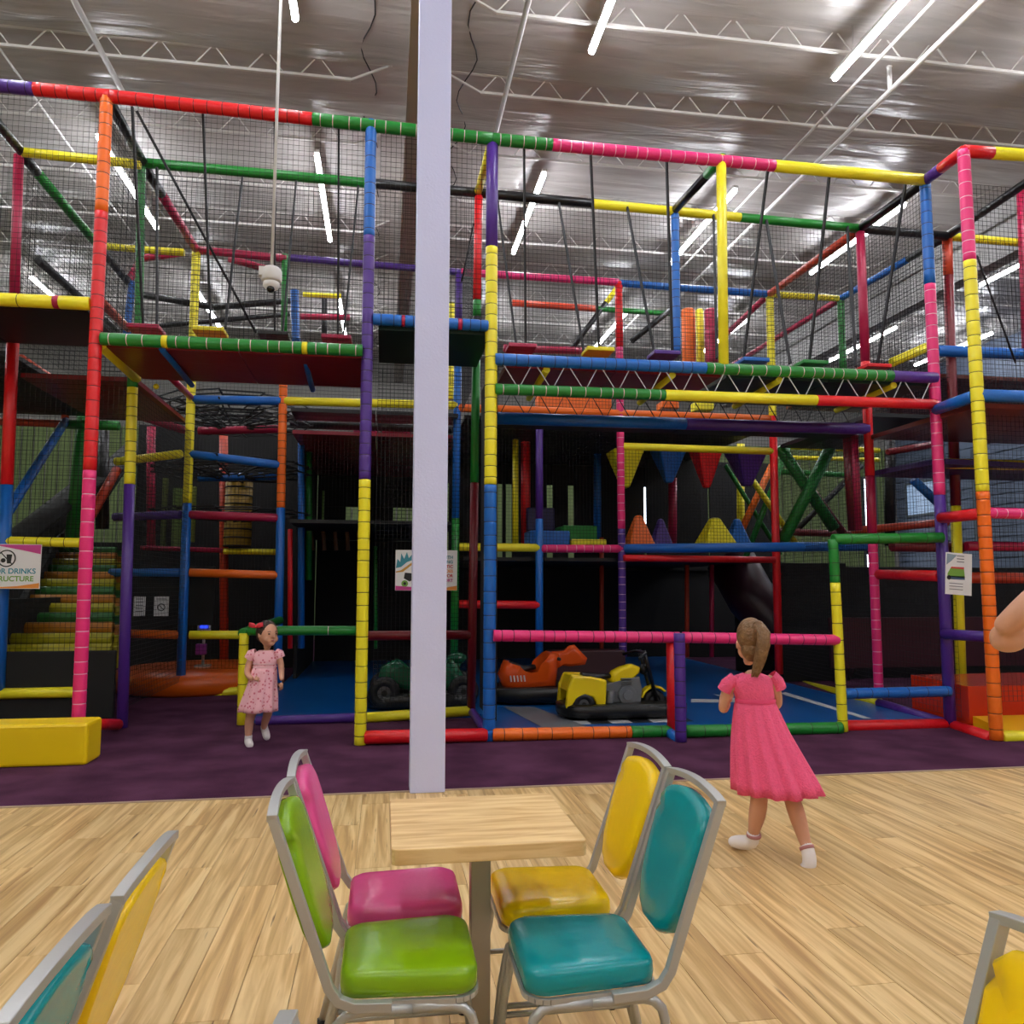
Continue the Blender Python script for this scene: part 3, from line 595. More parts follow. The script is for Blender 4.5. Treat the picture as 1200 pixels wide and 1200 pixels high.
# staircase of foam steps
t = empty('foam_staircase', (-3.4, 9.0, 0), 0, 'flight of padded steps in yellow, green and orange stripes at the far left', 'staircase')
cs = [mat('step_'+k, v, .4) for k, v in dict(a=(168, 160, 26), b=(40, 104, 44), c=(176, 112, 24)).items()]
N_ = 13
for i in range(N_):
    f = i/(N_-1); yy = 9.05+f*3.9; zt = P(40, 757, Y=9.05).z+f*(P(100, 642, Y=12.95).z-P(40, 757, Y=9.05).z)
    xl = P(2+66*f, 700, Y=yy).x; xr = P(134, 700, Y=yy).x
    b = MB(); b.path([(xl, yy, zt-.05), (xr, yy, zt-.05)], .07, 10); b.box(xl, xr, yy, yy+.34, zt-.26, zt-.03); o = b.build('step', cs[0] if i == 0 else cs[(i*2+1) % 3], t); o.location = -t.location
b = MB(); xa, xb = P(0, 700, Y=8.9).x, P(70, 700, Y=13.2).x; b.add([(xa-.08, 8.9, 0), (xa, 8.9, 0), (xb-.08, 13.2, 1.8), (xb, 13.2, 1.8), (xa-.08, 8.9, .75), (xa, 8.9, .75), (xb-.08, 13.2, 2.3), (xb, 13.2, 2.3)], [(0, 1, 3, 2), (4, 6, 7, 5), (0, 4, 5, 1), (2, 3, 7, 6), (0, 2, 6, 4), (1, 5, 7, 3)]); o = b.build('stringer', BLACKP, t); o.location = -t.location
# black ramp slides left behind
b = MB()
for k in range(3):
    b.path([P(10+k*30, 640-k*5, Y=11+k), P(60+k*25, 600-k*8, Y=12+k), P(110+k*15, 560-k*10, Y=13+k), P(150+k*6, 540-k*10, Y=13.6+k)], .14, 8, flat=(.5, 1.6))
o = b.build('tube_net_ramp', BLACKP); tag(o, 'black padded ramp folds rising behind the striped staircase', 'ramp')
# blue mat floor with road markings
t = empty('play_mat', (2.2, 11.5, 0), 0, 'glossy blue vinyl floor mat inside the frame with grey road and white markings', 'mat')
MT = mat('blue_mat', (8, 88, 160), .28, bump=.08, bscale=4)
b = MB(); b.box(-1.42, 5.84, 8.85, 15.4, .001, .035); b.box(1.08, 5.84, 7.6, 8.85, .001, .035); o = b.build('mat', MT, t); o.location = -t.location
b = MB(); pa = [P(600, 825, Z=.04), P(640, 826, Z=.04), P(705, 862, Z=.04), P(668, 850, Z=.04)]
a0, a1, a2, a3 = P(590, 828, Z=.04), P(625, 828, Z=.04), P(690, 852, Z=.04), P(642, 856, Z=.04)
b.add([a0, a3, a2, a1], [(0, 1, 2, 3)]); o = b.build('road_print', mat('grey_print', (112, 116, 122), .4), t); o.location = -t.location
ck = [mat('print_white', (206, 208, 210), .4), mat('print_dark', (40, 42, 46), .4)]
b = MB()
for r_ in range(3):
    for c_ in range(6):
        x = 1.9+c_*.22+r_*.0; y = 8.05+r_*.22; b.add([(x, y, .0375), (x+.22, y, .0375), (x+.22, y+.22, .0375), (x, y+.22, .0375)], [(0, 1, 2, 3)], (r_+c_) % 2)
o = b.build('checker_print', ck, t); o.location = -t.location
b = MB()
for q in ((810, 823, 862, 823, 862, 820, 810, 819), (835, 813, 870, 820, 872, 823, 848, 818), (915, 813, 1012, 842, 1022, 842, 920, 811)):
    b.add([P(q[0], q[1], Z=.038), P(q[2], q[3], Z=.038), P(q[4], q[5], Z=.038), P(q[6], q[7], Z=.038)], [(0, 1, 2, 3)])
o = b.build('lane_marking', ck[0], t); o.location = -t.location
# orange round mat in the tower
t = tag(MB(), 'x') if False else None
b = MB(); rg = []
for (r, z) in ((1.25, .0), (1.3, .03), (1.3, .2), (1.24, .26), (.6, .3)): rg.append([(-2.6+r*.9*math.cos(a*math.pi/12), 12.25+r*math.sin(a*math.pi/12), z) for a in range(24)])
b.rings(rg, 0); o = b.build('round_mat', mat('orange_mat', (214, 92, 12), .3)); tag(o, 'round orange padded mat at the foot of the net tower', 'mat')
# foam pyramids
def pyramid(x0, x1, ytop, ybot, Y, col, lab, inv=False):
    a = P(x0, ybot, Y=Y); c = P(x1, ybot, Y=Y); tp = P((x0+x1)/2, ytop, Y=Y); h = (c.x-a.x)/2; t_ = h*.22; cx = (a.x+c.x)/2
    base = [(-h, -h), (h, -h), (h, h), (-h, h)]; top = [(x*.24, y*.24) for x, y in base]
    z0, z1 = (a.z, tp.z); b = MB(); b.rings([[(x, y, 0) for x, y in base], [(x, y, z1-z0) for x, y in top]] if z1 > z0 else [[(x, y, z1-z0) for x, y in top], [(x, y, 0) for x, y in base]], 0, False)
    o = b.build('foam_pyramid', mat('vinyl_grid_'+col, COL[col], .35, bump=.5, bscale=30), loc=(cx, Y, z0), bevel=.03)
    return tag(o, lab, 'foam pyramid', 'hanging foam pyramids' if inv else 'standing foam pyramids')
for (x0, x1, yt, yb, c) in ((733, 764, 604, 640, 'orange'), (763, 786, 608, 640, 'purple'), (818, 858, 607, 641, 'yellow'), (851, 877, 608, 641, 'blue')):
    pyramid(x0, x1, yt, yb, 11.7 if c in ('orange', 'yellow') else 12.3, c, '%s foam pyramid standing on the middle deck' % c)
for (x0, x1, yt, yb, c) in ((714, 750, 572, 528, 'yellow'), (766, 800, 566, 526, 'blue'), (812, 842, 572, 527, 'red'), (855, 893, 570, 527, 'purple')):
    pyramid(x0, x1, yt, yb, 11.7 if c != 'blue' else 12.0, c, '%s foam pyramid hanging point down below the yellow rail' % c, True)
def block(x0, x1, yt, yb, Y, dep, col, lab, rgb=None):
    a = P(x0, yb, Y=Y); c = P(x1, yt, Y=Y); b = MB(); w_ = c.x-a.x; h_ = c.z-a.z; b.box(0, w_, 0, dep, 0, h_)
    o = b.build('foam_block', mat('block_'+col+('d' if rgb else ''), rgb or COL[col], .4), loc=(a.x, Y, a.z), bevel=.02); return tag(o, lab, 'foam block')
block(621, 668, 622, 640, 11.5, .5, 'blue', 'blue foam block on the middle deck left of the green block'); block(660, 700, 616, 640, 12.2, .6, 'green', 'green foam block on the middle deck')
block(670, 711, 632, 641, 11.4, .3, 'yellow', 'low yellow foam block in front of the green block'); block(618, 650, 595, 622, 12.8, .5, 'purple', 'dark purple foam block behind the blue block', (38, 30, 84))
block(631, 717, 463, 484, 12.6, .3, 'orange', 'orange padded panel seen under the bridge')
block(776, 796, 470, 478, 12.6, .3, 'orange', 'small orange pad seen under the bridge'); block(817, 837, 470, 480, 12.6, .3, 'yellow', 'small yellow pad seen under the bridge')
for (x0, x1, c, Y) in ((799, 816, 'orange', 12.4), (816, 826, 'yellow', 12.7), (826, 842, 'crimson', 12.3)):
    a = P((x0+x1)/2, 425, Y=Y); tp = P((x0+x1)/2, 363, Y=Y); r = (x1-x0)/2*Y/930; b = MB(); b.path([(0, 0, 0), (0, 0, .03), (0, 0, tp.z-a.z-.03), (0, 0, tp.z-a.z)], r, 14, radii=[r*.9, r, r, r*.9])
    o = b.build('foam_roller', mat('roller_'+c, COL[c], .4, bump=.4, bscale=30), loc=a); tag(o, '%s upright foam roller on the upper deck' % c, 'foam roller')
for (xa, xb, lab) in ((414, 443, 'left'), (447, 483, 'right')):
    a = P((xa+xb)/2, 507, Y=13); r = (xb-xa)/2*13/930; b = MB(); b.ell((0, 0, .05), r, r, .2); o = b.build('foam_dome', mat('dome_pink', (224, 70, 130), .4), loc=a); tag(o, 'pink foam dome, %s one of the pair behind the purple post' % lab, 'foam dome')
for (xa, xb, y0, y1, lab) in ((263, 293, 562, 640, 'yellow mesh drum in the net tower'), ):
    a = P((xa+xb)/2, y1, Y=13.3); tp = P((xa+xb)/2, y0, Y=13.3); r = (xb-xa)/2*13.3/930; b = MB(); b.path([(0, 0, 0), (0, 0, .02), (0, 0, tp.z-a.z)], r, 18)
    for k in range(9): b.torus((0, 0, (tp.z-a.z)*k/8), r, .012, 'z', 18, 4, 1)
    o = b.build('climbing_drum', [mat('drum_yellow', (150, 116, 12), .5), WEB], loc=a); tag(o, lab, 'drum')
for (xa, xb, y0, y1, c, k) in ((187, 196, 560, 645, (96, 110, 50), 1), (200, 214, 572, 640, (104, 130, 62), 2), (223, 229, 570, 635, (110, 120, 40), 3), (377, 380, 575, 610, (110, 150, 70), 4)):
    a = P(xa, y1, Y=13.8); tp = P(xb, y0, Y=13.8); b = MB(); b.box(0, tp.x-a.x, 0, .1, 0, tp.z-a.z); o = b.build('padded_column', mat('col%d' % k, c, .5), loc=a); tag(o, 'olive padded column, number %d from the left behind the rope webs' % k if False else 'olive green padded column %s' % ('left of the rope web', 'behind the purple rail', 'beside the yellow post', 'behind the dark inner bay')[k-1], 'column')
# roller row in the dark inner bay
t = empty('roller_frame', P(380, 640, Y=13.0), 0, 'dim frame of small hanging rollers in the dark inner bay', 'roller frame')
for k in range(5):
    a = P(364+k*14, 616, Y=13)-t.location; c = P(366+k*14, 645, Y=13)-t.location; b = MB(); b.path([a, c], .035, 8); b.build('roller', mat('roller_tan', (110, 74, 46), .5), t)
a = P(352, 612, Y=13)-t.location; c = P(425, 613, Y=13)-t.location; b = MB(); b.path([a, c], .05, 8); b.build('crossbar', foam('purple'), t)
# red slide at the right
t = empty('slide', (7.2, 7.6, 0), 0, 'red orange slide bed with low sides at the right foot of the frame', 'slide')
SL = mat('slide_red', (206, 50, 18), .22)
b = MB(); b.prism([(7.45, 0.02), (8.35, .02), (8.35, .44), (7.45, .42)], 5.95, 9.6, axis='x'); b.build('bed', SL, t).location = -t.location
b = MB(); b.prism([(7.0, .0), (7.44, .0), (7.44, .12), (7.0, .05)], 5.98, 9.6, axis='x'); b.build('landing', mat('slide_yellow', (240, 180, 20), .3), t).location = -t.location
# maroon tube slide behind the girl
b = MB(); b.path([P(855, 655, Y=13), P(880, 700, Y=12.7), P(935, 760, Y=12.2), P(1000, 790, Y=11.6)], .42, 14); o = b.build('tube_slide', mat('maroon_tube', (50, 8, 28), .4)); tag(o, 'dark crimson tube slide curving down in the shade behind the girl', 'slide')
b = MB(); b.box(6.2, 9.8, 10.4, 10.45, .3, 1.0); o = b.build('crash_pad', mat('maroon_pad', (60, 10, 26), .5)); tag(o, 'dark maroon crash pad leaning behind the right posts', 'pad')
# card reader in tower
t = empty('game_console', P(237, 800, Y=11.9), 0, 'small white kiosk with glowing blue screen and purple box in the net tower', 'kiosk')
t.location.z = .3
b = MB(); b.path([(0, 0, 0), (0, 0, .4)], .02, 8); b.box(-.1, .1, -.08, .08, 0, .03); b.build('stand', STEEL, t)
b = MB(); b.box(-.1, .04, -.06, .06, .17, .32); b.build('box', mat('purple_box', (150, 60, 160), .4), t, bevel=.01)
b = MB(); b.box(-.09, .09, -.02, .02, .5, .66); b.build('bezel', mat('white_plastic', (230, 230, 235), .4), t, bevel=.012)
b = MB(); b.box(-.055, .055, -.028, -.022, .54, .62); b.build('screen', mat('screen_blue', (30, 50, 190), .3, emit=1.2), t)
b = MB(); b.path([(0, 0, .4), (0, 0, .52)], .018, 8); b.build('neck', STEEL, t)

# yellow foam block in front, left
b = MB(); a = P(-60, 900, Z=0); c = P(101, 897, Z=0); b.box(-1.3, 0, 0, .34, 0, .335)
o = b.build('foam_beam', mat('block_bright_yellow', (246, 206, 8), .35, bump=.12, bscale=5), loc=(c.x, c.y, 0), bevel=.025); tag(o, 'long bright yellow foam block lying on the carpet at the left', 'foam block')

# ------------------------------------------------------------------ signs
PAPER = mat('sign_white', (238, 238, 240), .45)
def colm(n, c): return mat('ink_'+n, c, .5)
def sign(name, x0, y0, x1, y1, Y, lab):
    a = P(x0, y1, Y=Y); c = P(x1, y0, Y=Y); w_, h_ = c.x-a.x, c.z-a.z; t = empty(name, a, 0, lab, 'sign'); b = MB(); b.box(0, w_, 0, .008, 0, h_); b.build('board', PAPER, t); return t, w_, h_
def shape(t, pts, m, nm='print', d=.001):
    b = MB(); b.prism(pts, -d-.0015, -.0005); return b.build(nm, m, t)
TL = colm('teal', (64, 150, 170)); RD = colm('red', (206, 60, 70)); OG = colm('orange', (240, 150, 60)); PK = colm('magenta', (206, 70, 150)); GN = colm('green', (120, 170, 70)); BK = colm('black', (30, 30, 34)); GY = colm('grey', (110, 112, 120)); GD = colm('gold', (214, 160, 70)); NV = colm('slate', (70, 90, 120))
t, w_, h_ = sign('rules_sign', -60, 638, 49, 690, R1-.15, 'white rules sign with a no food symbol, teal lettering and coloured corners, left edge')
def circ(cx, cz, r, n=24): return [(cx+r*math.cos(2*math.pi*k/n), cz+r*math.sin(2*math.pi*k/n)) for k in range(n)]
shape(t, [(w_*.45, h_-.005), (w_-.005, h_-.005), (w_-.005, h_*.78), (w_*.8, h_*.86)], PK, 'corner_print'); shape(t, [(w_*.3, .005), (w_-.005, .005), (w_-.005, h_*.13), (w_*.75, h_*.06)], OG, 'corner_print')
b = MB(); cx = w_*.615; cz = h_*.68; b.torus((cx, -.002, cz), h_*.18, .006, 'y', 24, 5); b.bar((cx-h_*.12, -.002, cz+h_*.13), (cx+h_*.12, -.002, cz-h_*.13), .006); b.build('prohibition_symbol', BK, t)
shape(t, [(cx+.005, cz-.05), (cx+.04, cz-.05), (cx+.05, cz+.04), (cx-.002, cz+.04)], BK, 'cup_symbol'); shape(t, circ(cx-.03, cz-.02, .022), BK, 'burger_symbol')
textobj('NO FOOD OR DRINKS', h_*.165, TL, t, (w_*.95, -.002, h_*.34), align='RIGHT', bold=.0015); textobj('ON STRUCTURE', h_*.165, GN, t, (w_*.93, -.002, h_*.17), align='RIGHT', bold=.0015)
t, w_, h_ = sign('activity_sign', 463, 645, 536, 692, R1-.2, 'white sign with teal splash picture and coloured words, half behind the white pillar')
shape(t, [(0.005, h_*.55), (0.02, h_*.78), (.05, h_*.7), (.06, h_*.92), (.09, h_*.78), (.12, h_*.95), (.14, h_*.8), (.19, h_*.93), (.19, h_*.76), (.12, h_*.7), (.06, h_*.58)], TL, 'splash_print'); shape(t, [(0.005, h_*.47), (.06, h_*.5), (.19, h_*.72), (.19, h_*.66), (.08, h_*.46), (.005, h_*.44)], GD, 'splash_edge')
shape(t, circ(.1, h_*.17, .035), GN, 'wheel_print'); shape(t, circ(.1, h_*.17, .016), BK, 'hub_print', .002); shape(t, [(.09, h_*.3), (.1, h_*.44), (.2, h_*.42), (.2, h_*.28), (.15, h_*.22)], BK, 'kart_print')
shape(t, [(.003, .003), (w_*.45, .003), (w_*.45, .03), (.003, .05)], PK, 'corner_print'); shape(t, [(w_*.55, .003), (w_-.003, .003), (w_-.003, .05), (w_*.7, .02)], OG, 'corner_print')
for k, (s, m) in enumerate((('PLAY WITH', TL), ('THE SPRING', TL), ('FANTASTIC', RD), ("RIDES", OG), ('FOR', RD), ('SUPPORT', PK))): textobj(s, h_*.105, m, t, (w_*.93, -.002, h_*(.79-k*.115)), align='RIGHT', bold=.0012)
t, w_, h_ = sign('ride_sign', 1108, 647, 1136, 696, R0-.35, 'small white poster with a green toy truck picture on the purple post')
t.rotation_euler = (0, math.radians(4), 0)
shape(t, [(.02, h_*.42), (.02, h_*.5), (.05, h_*.62), (.2, h_*.62), (.21, h_*.42)], GN, 'truck_print'); shape(t, [(.05, h_*.62), (.06, h_*.66), (.2, h_*.67), (.2, h_*.62)], RD, 'roof_print'); shape(t, [(.03, h_*.36), (.03, h_*.44), (.21, h_*.45), (.21, h_*.37)], NV, 'bumper_print'); shape(t, circ(.035, h_*.4, .022), BK, 'wheel_print', .002)
shape(t, [(.005, h_*.7), (.01, h_*.97), (.12, h_*.95), (.06, h_*.8)], colm('mist', (140, 160, 180)), 'splash_print'); 
for k in range(3): shape(t, [(.04, h_*(.26-k*.07)), (.19, h_*(.26-k*.07)), (.19, h_*(.275-k*.07)), (.04, h_*(.275-k*.07))], GY, 'small_print')
for k in range(3): shape(t, [(.12, h_*(.92-k*.07)), (.2, h_*(.92-k*.07)), (.2, h_*(.94-k*.07)), (.12, h_*(.94-k*.07))], GY, 'small_print')
for (x0, x1, lab, kk) in ((156, 171, 'small white notice page with lines of print, left of two in the net tower', 0), (180, 198, 'small white notice page with a prohibition ring, right of two in the net tower', 1)):
    t, w_, h_ = sign('notice', x0, 699, x1, 722, R3+.25, lab)
    for k in range(5 if not kk else 1): shape(t, [(.03, h_*(.85-k*.16)), (w_-.03, h_*(.85-k*.16)), (w_-.03, h_*(.89-k*.16)), (.03, h_*(.89-k*.16))], GY, 'small_print')
    if kk:
        b = MB(); b.torus((w_/2, -.003, h_*.45), .045, .006, 'y', 20, 5); b.bar((w_/2-.03, -.003, h_*.45+.03), (w_/2+.03, -.003, h_*.45-.03), .005); b.build('prohibition_symbol', BK, t)
panel(-3.3, -2.3, R3+.32, R3+.36, .9, 1.7)

# ------------------------------------------------------------------ tables and chairs
def tablewood():
    m = bpy.data.materials.new('table_laminate'); m.use_nodes = True; nt = m.node_tree; b = nt.nodes['Principled BSDF']; N = nt.nodes.new; L = nt.links.new
    tc = N('ShaderNodeTexCoord'); mp = N('ShaderNodeMapping'); mp.inputs['Scale'].default_value = (3, 26, 26); L(tc.outputs['Object'], mp.inputs[0])
    n = N('ShaderNodeTexNoise'); n.inputs['Scale'].default_value = 1.5; n.inputs['Detail'].default_value = 5; n.inputs['Distortion'].default_value = .4; L(mp.outputs[0], n.inputs['Vector'])
    r = N('ShaderNodeValToRGB'); e = r.color_ramp.elements; e[0].position = .3; e[0].color = lin((206, 160, 96)); e[1].position = .6; e[1].color = lin((238, 204, 146)); L(n.outputs[0], r.inputs[0]); L(r.outputs[0], b.inputs['Base Color'])
    b.inputs['Roughness'].default_value = .4; return m
TW = tablewood()
def table(x0, x1, y0, y1, lab):
    cx, cy = (x0+x1)/2, (y0+y1)/2; t = empty('cafe_table', (cx, cy, 0), 0, lab, 'table'); hx, hy = (x1-x0)/2, (y1-y0)/2
    r = .02; poly = []
    for (sx, sy, a0) in ((1, 1, 0), (-1, 1, 90), (-1, -1, 180), (1, -1, 270)):
        for k in range(4): a = math.radians(a0+k*30); poly.append((sx*(hx-r)+r*math.cos(a), sy*(hy-r)+r*math.sin(a)))
    b = MB(); b.prism(poly, .708, .75, axis='z'); b.build('tabletop', TW, t, bevel=.003)
    b = MB(); b.box(-.029, .029, -.029, .029, .012, .7); b.build('column', mat('column_steel', (176, 168, 156), .38, metal=.5), t, bevel=.003)
    b = MB(); b.box(-.12, .12, -.12, .12, .7, .707); b.build('mounting_plate', WEB, t)
    b = MB(); b.box(-.2, .2, -.18, .18, .0, .012); b.build('base_plate', mat('dark_base', (66, 66, 72), .4, metal=.3), t, bevel=.003)
    return t
table(.03, .565, 2.2, 2.71, 'small square light wood pedestal table between four coloured chairs')
table(-1.18, -.635, 1.27, 1.53, 'light wood table whose corner pokes in at the left edge')
VW = {'green': (132, 176, 12), 'pink': (232, 84, 150), 'yellow': (250, 208, 8), 'teal': (0, 146, 152)}
def vinyl(c):
    return mat('chair_vinyl_'+c, VW[c], .24, bump=.06, bscale=30)
def arc(cx, cz, r, a0, a1, n):
    return [(cx+r*math.cos(math.radians(a0+(a1-a0)*i/n)), cz+r*math.sin(math.radians(a0+(a1-a0)*i/n))) for i in range(n+1)]
def chair(col, x, y, rz, lab):
    """faces local +x; origin on the floor under the seat"""
    t = empty('banquet_chair', (x, y, 0), rz, lab, 'chair'); V = vinyl(col)
    SQ = dict(n=4, smooth=False)
    hw = .178
    for s in (-1, 1):
        b = MB(); up = [(-.315, .885), (-.25, .70), (-.19, .53), (-.172, .478), (-.15, .447), (-.11, .43), (-.02, .425)]
        b.path([(px, s*(hw+.002), pz) for px, pz in up], .0165, 4, smooth=False, flat=(1, 1)); b.build('back_upright', STEEL, t, bevel=.002)
    b = MB(); cr = [(-.315-.008*math.sin(math.pi*k/10), -(hw+.014)+(2*hw+.028)*k/10, .885+.017*math.sin(math.pi*k/10)**.8) for k in range(11)]
    b.path(cr, .016, 4, smooth=False, flat=(.8, 1.1)); b.build('top_rail', STEEL, t, bevel=.002)
    # back pad: shield outline
    out = []
    for k in range(13):
        a = math.pi*k/12; out.append((-.150*math.cos(a), .335+.035*math.sin(a)*1.0))
    out = [(-.135, .31), (-.148, .325)]+[(-.148+.296*k/10, .345+.028*math.sin(math.pi*k/10)) for k in range(1, 10)]+[(.148, .325), (.153, .28), (.150, .18), (.135, .09), (.10, .03), (.05, .006), (-.05, .006), (-.10, .03), (-.135, .09), (-.150, .18), (-.153, .28)]
    o3 = []
    for p in out: 
        if not o3 or abs(p[0]-o3[-1][0])+abs(p[1]-o3[-1][1]) > .012: o3.append(p)
    out = o3
    def fr(y, h, d):   # pad plane leans with the uprights
        base = Vector((-.196, 0, .515)); top = Vector((-.312, 0, .875)); ax = (top-base).normalized(); nrm = Vector((ax.z, 0, -ax.x))
        return base+ax*h+nrm*d+Vector((0, y, 0))
    b = MB(); rg = []
    for (d, sc) in ((-.016, .90), (-.018, .97), (-.010, 1.0), (.008, 1.0), (.018, .985), (.024, .95), (.028, .86), (.030, .6)):
        rg.append([fr(p[0]*sc*1.07, .18+(p[1]-.18)*sc*1.03, d) for p in out])
    b.rings(rg, 0, True); b.build('backrest', V, t)
    # seat
    poly = []
    for (cx, cy, r, a0, a1) in ((.165, .125, .065, 0, 90), (-.105, .115, .055, 90, 180), (-.105, -.115, .055, 180, 270), (.165, -.125, .065, 270, 360)):
        for k in range(6):
            a = math.radians(a0+(a1-a0)*k/5); poly.append((.02+(cx+r*math.cos(a)-.03)*.89, (cy+r*math.sin(a))*.93))
    b = MB(); rg = []
    for (z, sc) in ((.432, .93), (.436, .985), (.455, 1.0), (.478, .995), (.49, .965), (.497, .9), (.503, .7), (.506, .4)):
        rg.append([(.02+(px-.02)*sc, py*sc, z) for px, py in poly])
    b.rings(rg, 0, True); b.build('seat', V, t)
    b = MB(); b.torus((.03, 0, .433), .12, .001) if False else None
    for k in range(len(poly)):
        p, q = poly[k], poly[(k+1) % len(poly)]; b.bar((p[0]*.98, p[1]*.98, .424), (q[0]*.98, q[1]*.98, .424), .009, 4)
    b.build('seat_frame', STEEL, t)
    for s in (-1, 1):
        b = MB(); yy = s*.168
        pts = [(-.235, s*.19, .012), (-.165, yy, .30)]+[(-.105+.055*math.cos(math.radians(a)), yy, .355+.055*math.sin(math.radians(a))) for a in (180, 150, 120, 90)]
        mid = (.03, yy, .41); b.path(pts+[mid], .013, 6); b.build('leg', STEEL, t)
        b = MB(); pts = [mid]+[(.13+.055*math.cos(math.radians(a)), yy, .355+.055*math.sin(math.radians(a))) for a in (90, 60, 30, 0)]+[(.2, yy, .28), (.232, s*.19, .012)]
        b.path(pts, .013, 6); b.build('leg', STEEL, t)
        b = MB(); b.path([(-.185, s*.177, .22), (.21, s*.176, .22)], .008, 6); b.build('side_stretcher', STEEL, t)
        for xx in (-.236, .233):
            b = MB(); b.path([(xx, s*.19, 0), (xx, s*.19, .02)], .016, 8); b.build('foot_cap', WEB, t)
    return t
chair('green', .055, 2.245, 0, 'lime green vinyl chair with silver frame, near left at the table')
chair('pink', .055, 2.645, 0, 'pink vinyl chair with silver frame, far left at the table')
chair('teal', .56, 2.20, math.pi, 'teal vinyl chair with silver frame, near right at the table')
chair('yellow', .56, 2.60, math.pi, 'yellow vinyl chair with silver frame, far right at the table')
chair('yellow', -.78, 1.77, math.pi, 'yellow vinyl chair seen edge-on from behind at the lower left')
chair('teal', -.79, 1.35, math.pi, 'teal vinyl chair seen edge-on at the lower left corner')
chair('pink', .20, .94, 0, 'silver-framed chair whose top corner peeks in at the bottom edge')
chair('yellow', .73, 1.08, math.pi, 'yellow vinyl chair cut off by the lower right corner')

# ------------------------------------------------------------------ ride-on vehicles
def wheel(b, x, y, z, R, w_, mi_t=0, mi_h=1):
    b.torus((x, y, z), R-w_/2, w_/2, 'y', 22, 8, mi_t); b.path([(x, y-w_*.35, z), (x, y+w_*.35, z)], R*.62, 16, mi_h)
    b.path([(x, y-w_*.5, z), (x, y+w_*.5, z)], R*.18, 10, mi_t)
RUB = mat('rubber', (16, 16, 18), .5); HUB = mat('grey_hub', (92, 94, 98), .35, metal=.4); HULL = mat('black_bumper', (12, 12, 14), .35); ENG = mat('grey_engine', (120, 124, 130), .35, metal=.3)
def hull(L_, W_, z0, z1):
    poly = []
    for k in range(20):
        a = 2*math.pi*k/20; poly.append((math.copysign(abs(math.cos(a))**.5, math.cos(a))*L_/2, math.copysign(abs(math.sin(a))**.6, math.sin(a))*W_/2))
    b = MB(); b.rings([[(x*s, y*s, z) for x, y in poly] for z, s in ((z0, .93), (z0+.02, 1), (z1-.02, 1), (z1, .93))], 0, True); return b
def loft(b, prof, ys, mi=0):
    """side profile polygon swept across the width with rounded edges"""
    cx = sum(p[0] for p in prof)/len(prof); cz = sum(p[1] for p in prof)/len(prof); rg = []
    for y, s in ys: rg.append([(cx+(p[0]-cx)*s, y, cz+(p[1]-cz)*s) for p in prof])
    b.rings(rg, mi, True)
sx = 106.0
def L2(px, py): return ((px-703)/sx, (838-py)/sx+.04)
t = empty('ride_on_motorbike', (2.58, 8.55, .036), 0, 'yellow ride-on toy motorbike with grey engine on a black bumper base', 'ride-on toy')
hull(1.42, .72, .02, .16).build('bumper_base', HULL, t)
b = MB()
prof = [L2(632, 830), L2(634, 808), L2(640, 794), L2(662, 795), L2(680, 799), L2(678, 830), L2(670, 830), L2(664, 818), L2(654, 815), L2(644, 820), L2(637, 830)]
for s in (-1, 1): b.prism(prof, s*.16, s*.24) if s > 0 else b.prism(prof, -.24, -.16)
b.prism([L2(634, 812), L2(640, 793), L2(680, 799), L2(680, 812)], -.16, .16)
b.build('rear_body', mat('ride_yellow', (244, 214, 18), .22), t, bevel=.02)
b = MB(); loft(b, [L2(688, 801), L2(694, 792), L2(704, 787), L2(716, 784), L2(724, 787), L2(723, 793), L2(716, 799), L2(700, 802), L2(692, 806)], ((-.11, .75), (-.1, .95), (0, 1.06), (.1, .95), (.11, .75))); b.build('fuel_tank', mat('ride_yellow', 0), t)
b = MB(); b.path([(L2(656, 0)[0], 0, L2(0, 795)[1]), (L2(672, 0)[0], 0, L2(0, 798)[1]), (L2(690, 0)[0], 0, L2(0, 797)[1])], .1, 10, radii=[.07, .1, .06], flat=(.4, 1)); b.build('seat', HULL, t)
b = MB(); x, z = L2(706, 817); b.prism([L2(680, 830), L2(679, 806), L2(700, 801), L2(722, 797), L2(725, 812), L2(722, 830)], -.12, .12)
for s in (-1, 1):
    b.path([(x, s*.1, z), (x, s*.17, z)], .1, 16); b.path([(x, s*.15, z), (x, s*.19, z)], .055, 12); b.path([(L2(687, 0)[0], s*.15, L2(0, 812)[1]), (L2(687, 0)[0]-.02, s*.15, L2(0, 828)[1])], .045, 8)
    for k in range(4): b.box(x-.06, x+.06, min(s*.1, s*.15), max(s*.1, s*.15), z+.09+k*.025, z+.1+k*.025)
b.build('engine', ENG, t, bevel=.005)
for s in (-1, 1):
    b = MB(); wheel(b, L2(653, 0)[0], s*.2, .16, .13, .09); b.build('rear_wheel', [RUB, HUB], t)
b = MB(); wheel(b, L2(743, 0)[0], 0, .15, .13, .09); b.build('front_wheel', [RUB, HUB], t)
b = MB()
for s in (-1, 1): b.path([(L2(744, 0)[0], s*.075, .15), (L2(733, 0)[0], s*.08, L2(0, 783)[1]), (L2(729, 0)[0], s*.08, L2(0, 768)[1])], .022, 8)
b.path([(L2(716, 0)[0], -.3, L2(0, 775)[1]), (L2(728, 0)[0], -.16, L2(0, 770)[1]), (L2(729, 0)[0], 0, L2(0, 770)[1]), (L2(728, 0)[0], .16, L2(0, 770)[1]), (L2(716, 0)[0], .3, L2(0, 775)[1])], .018, 8)
b.build('fork_and_handlebar', HULL, t)
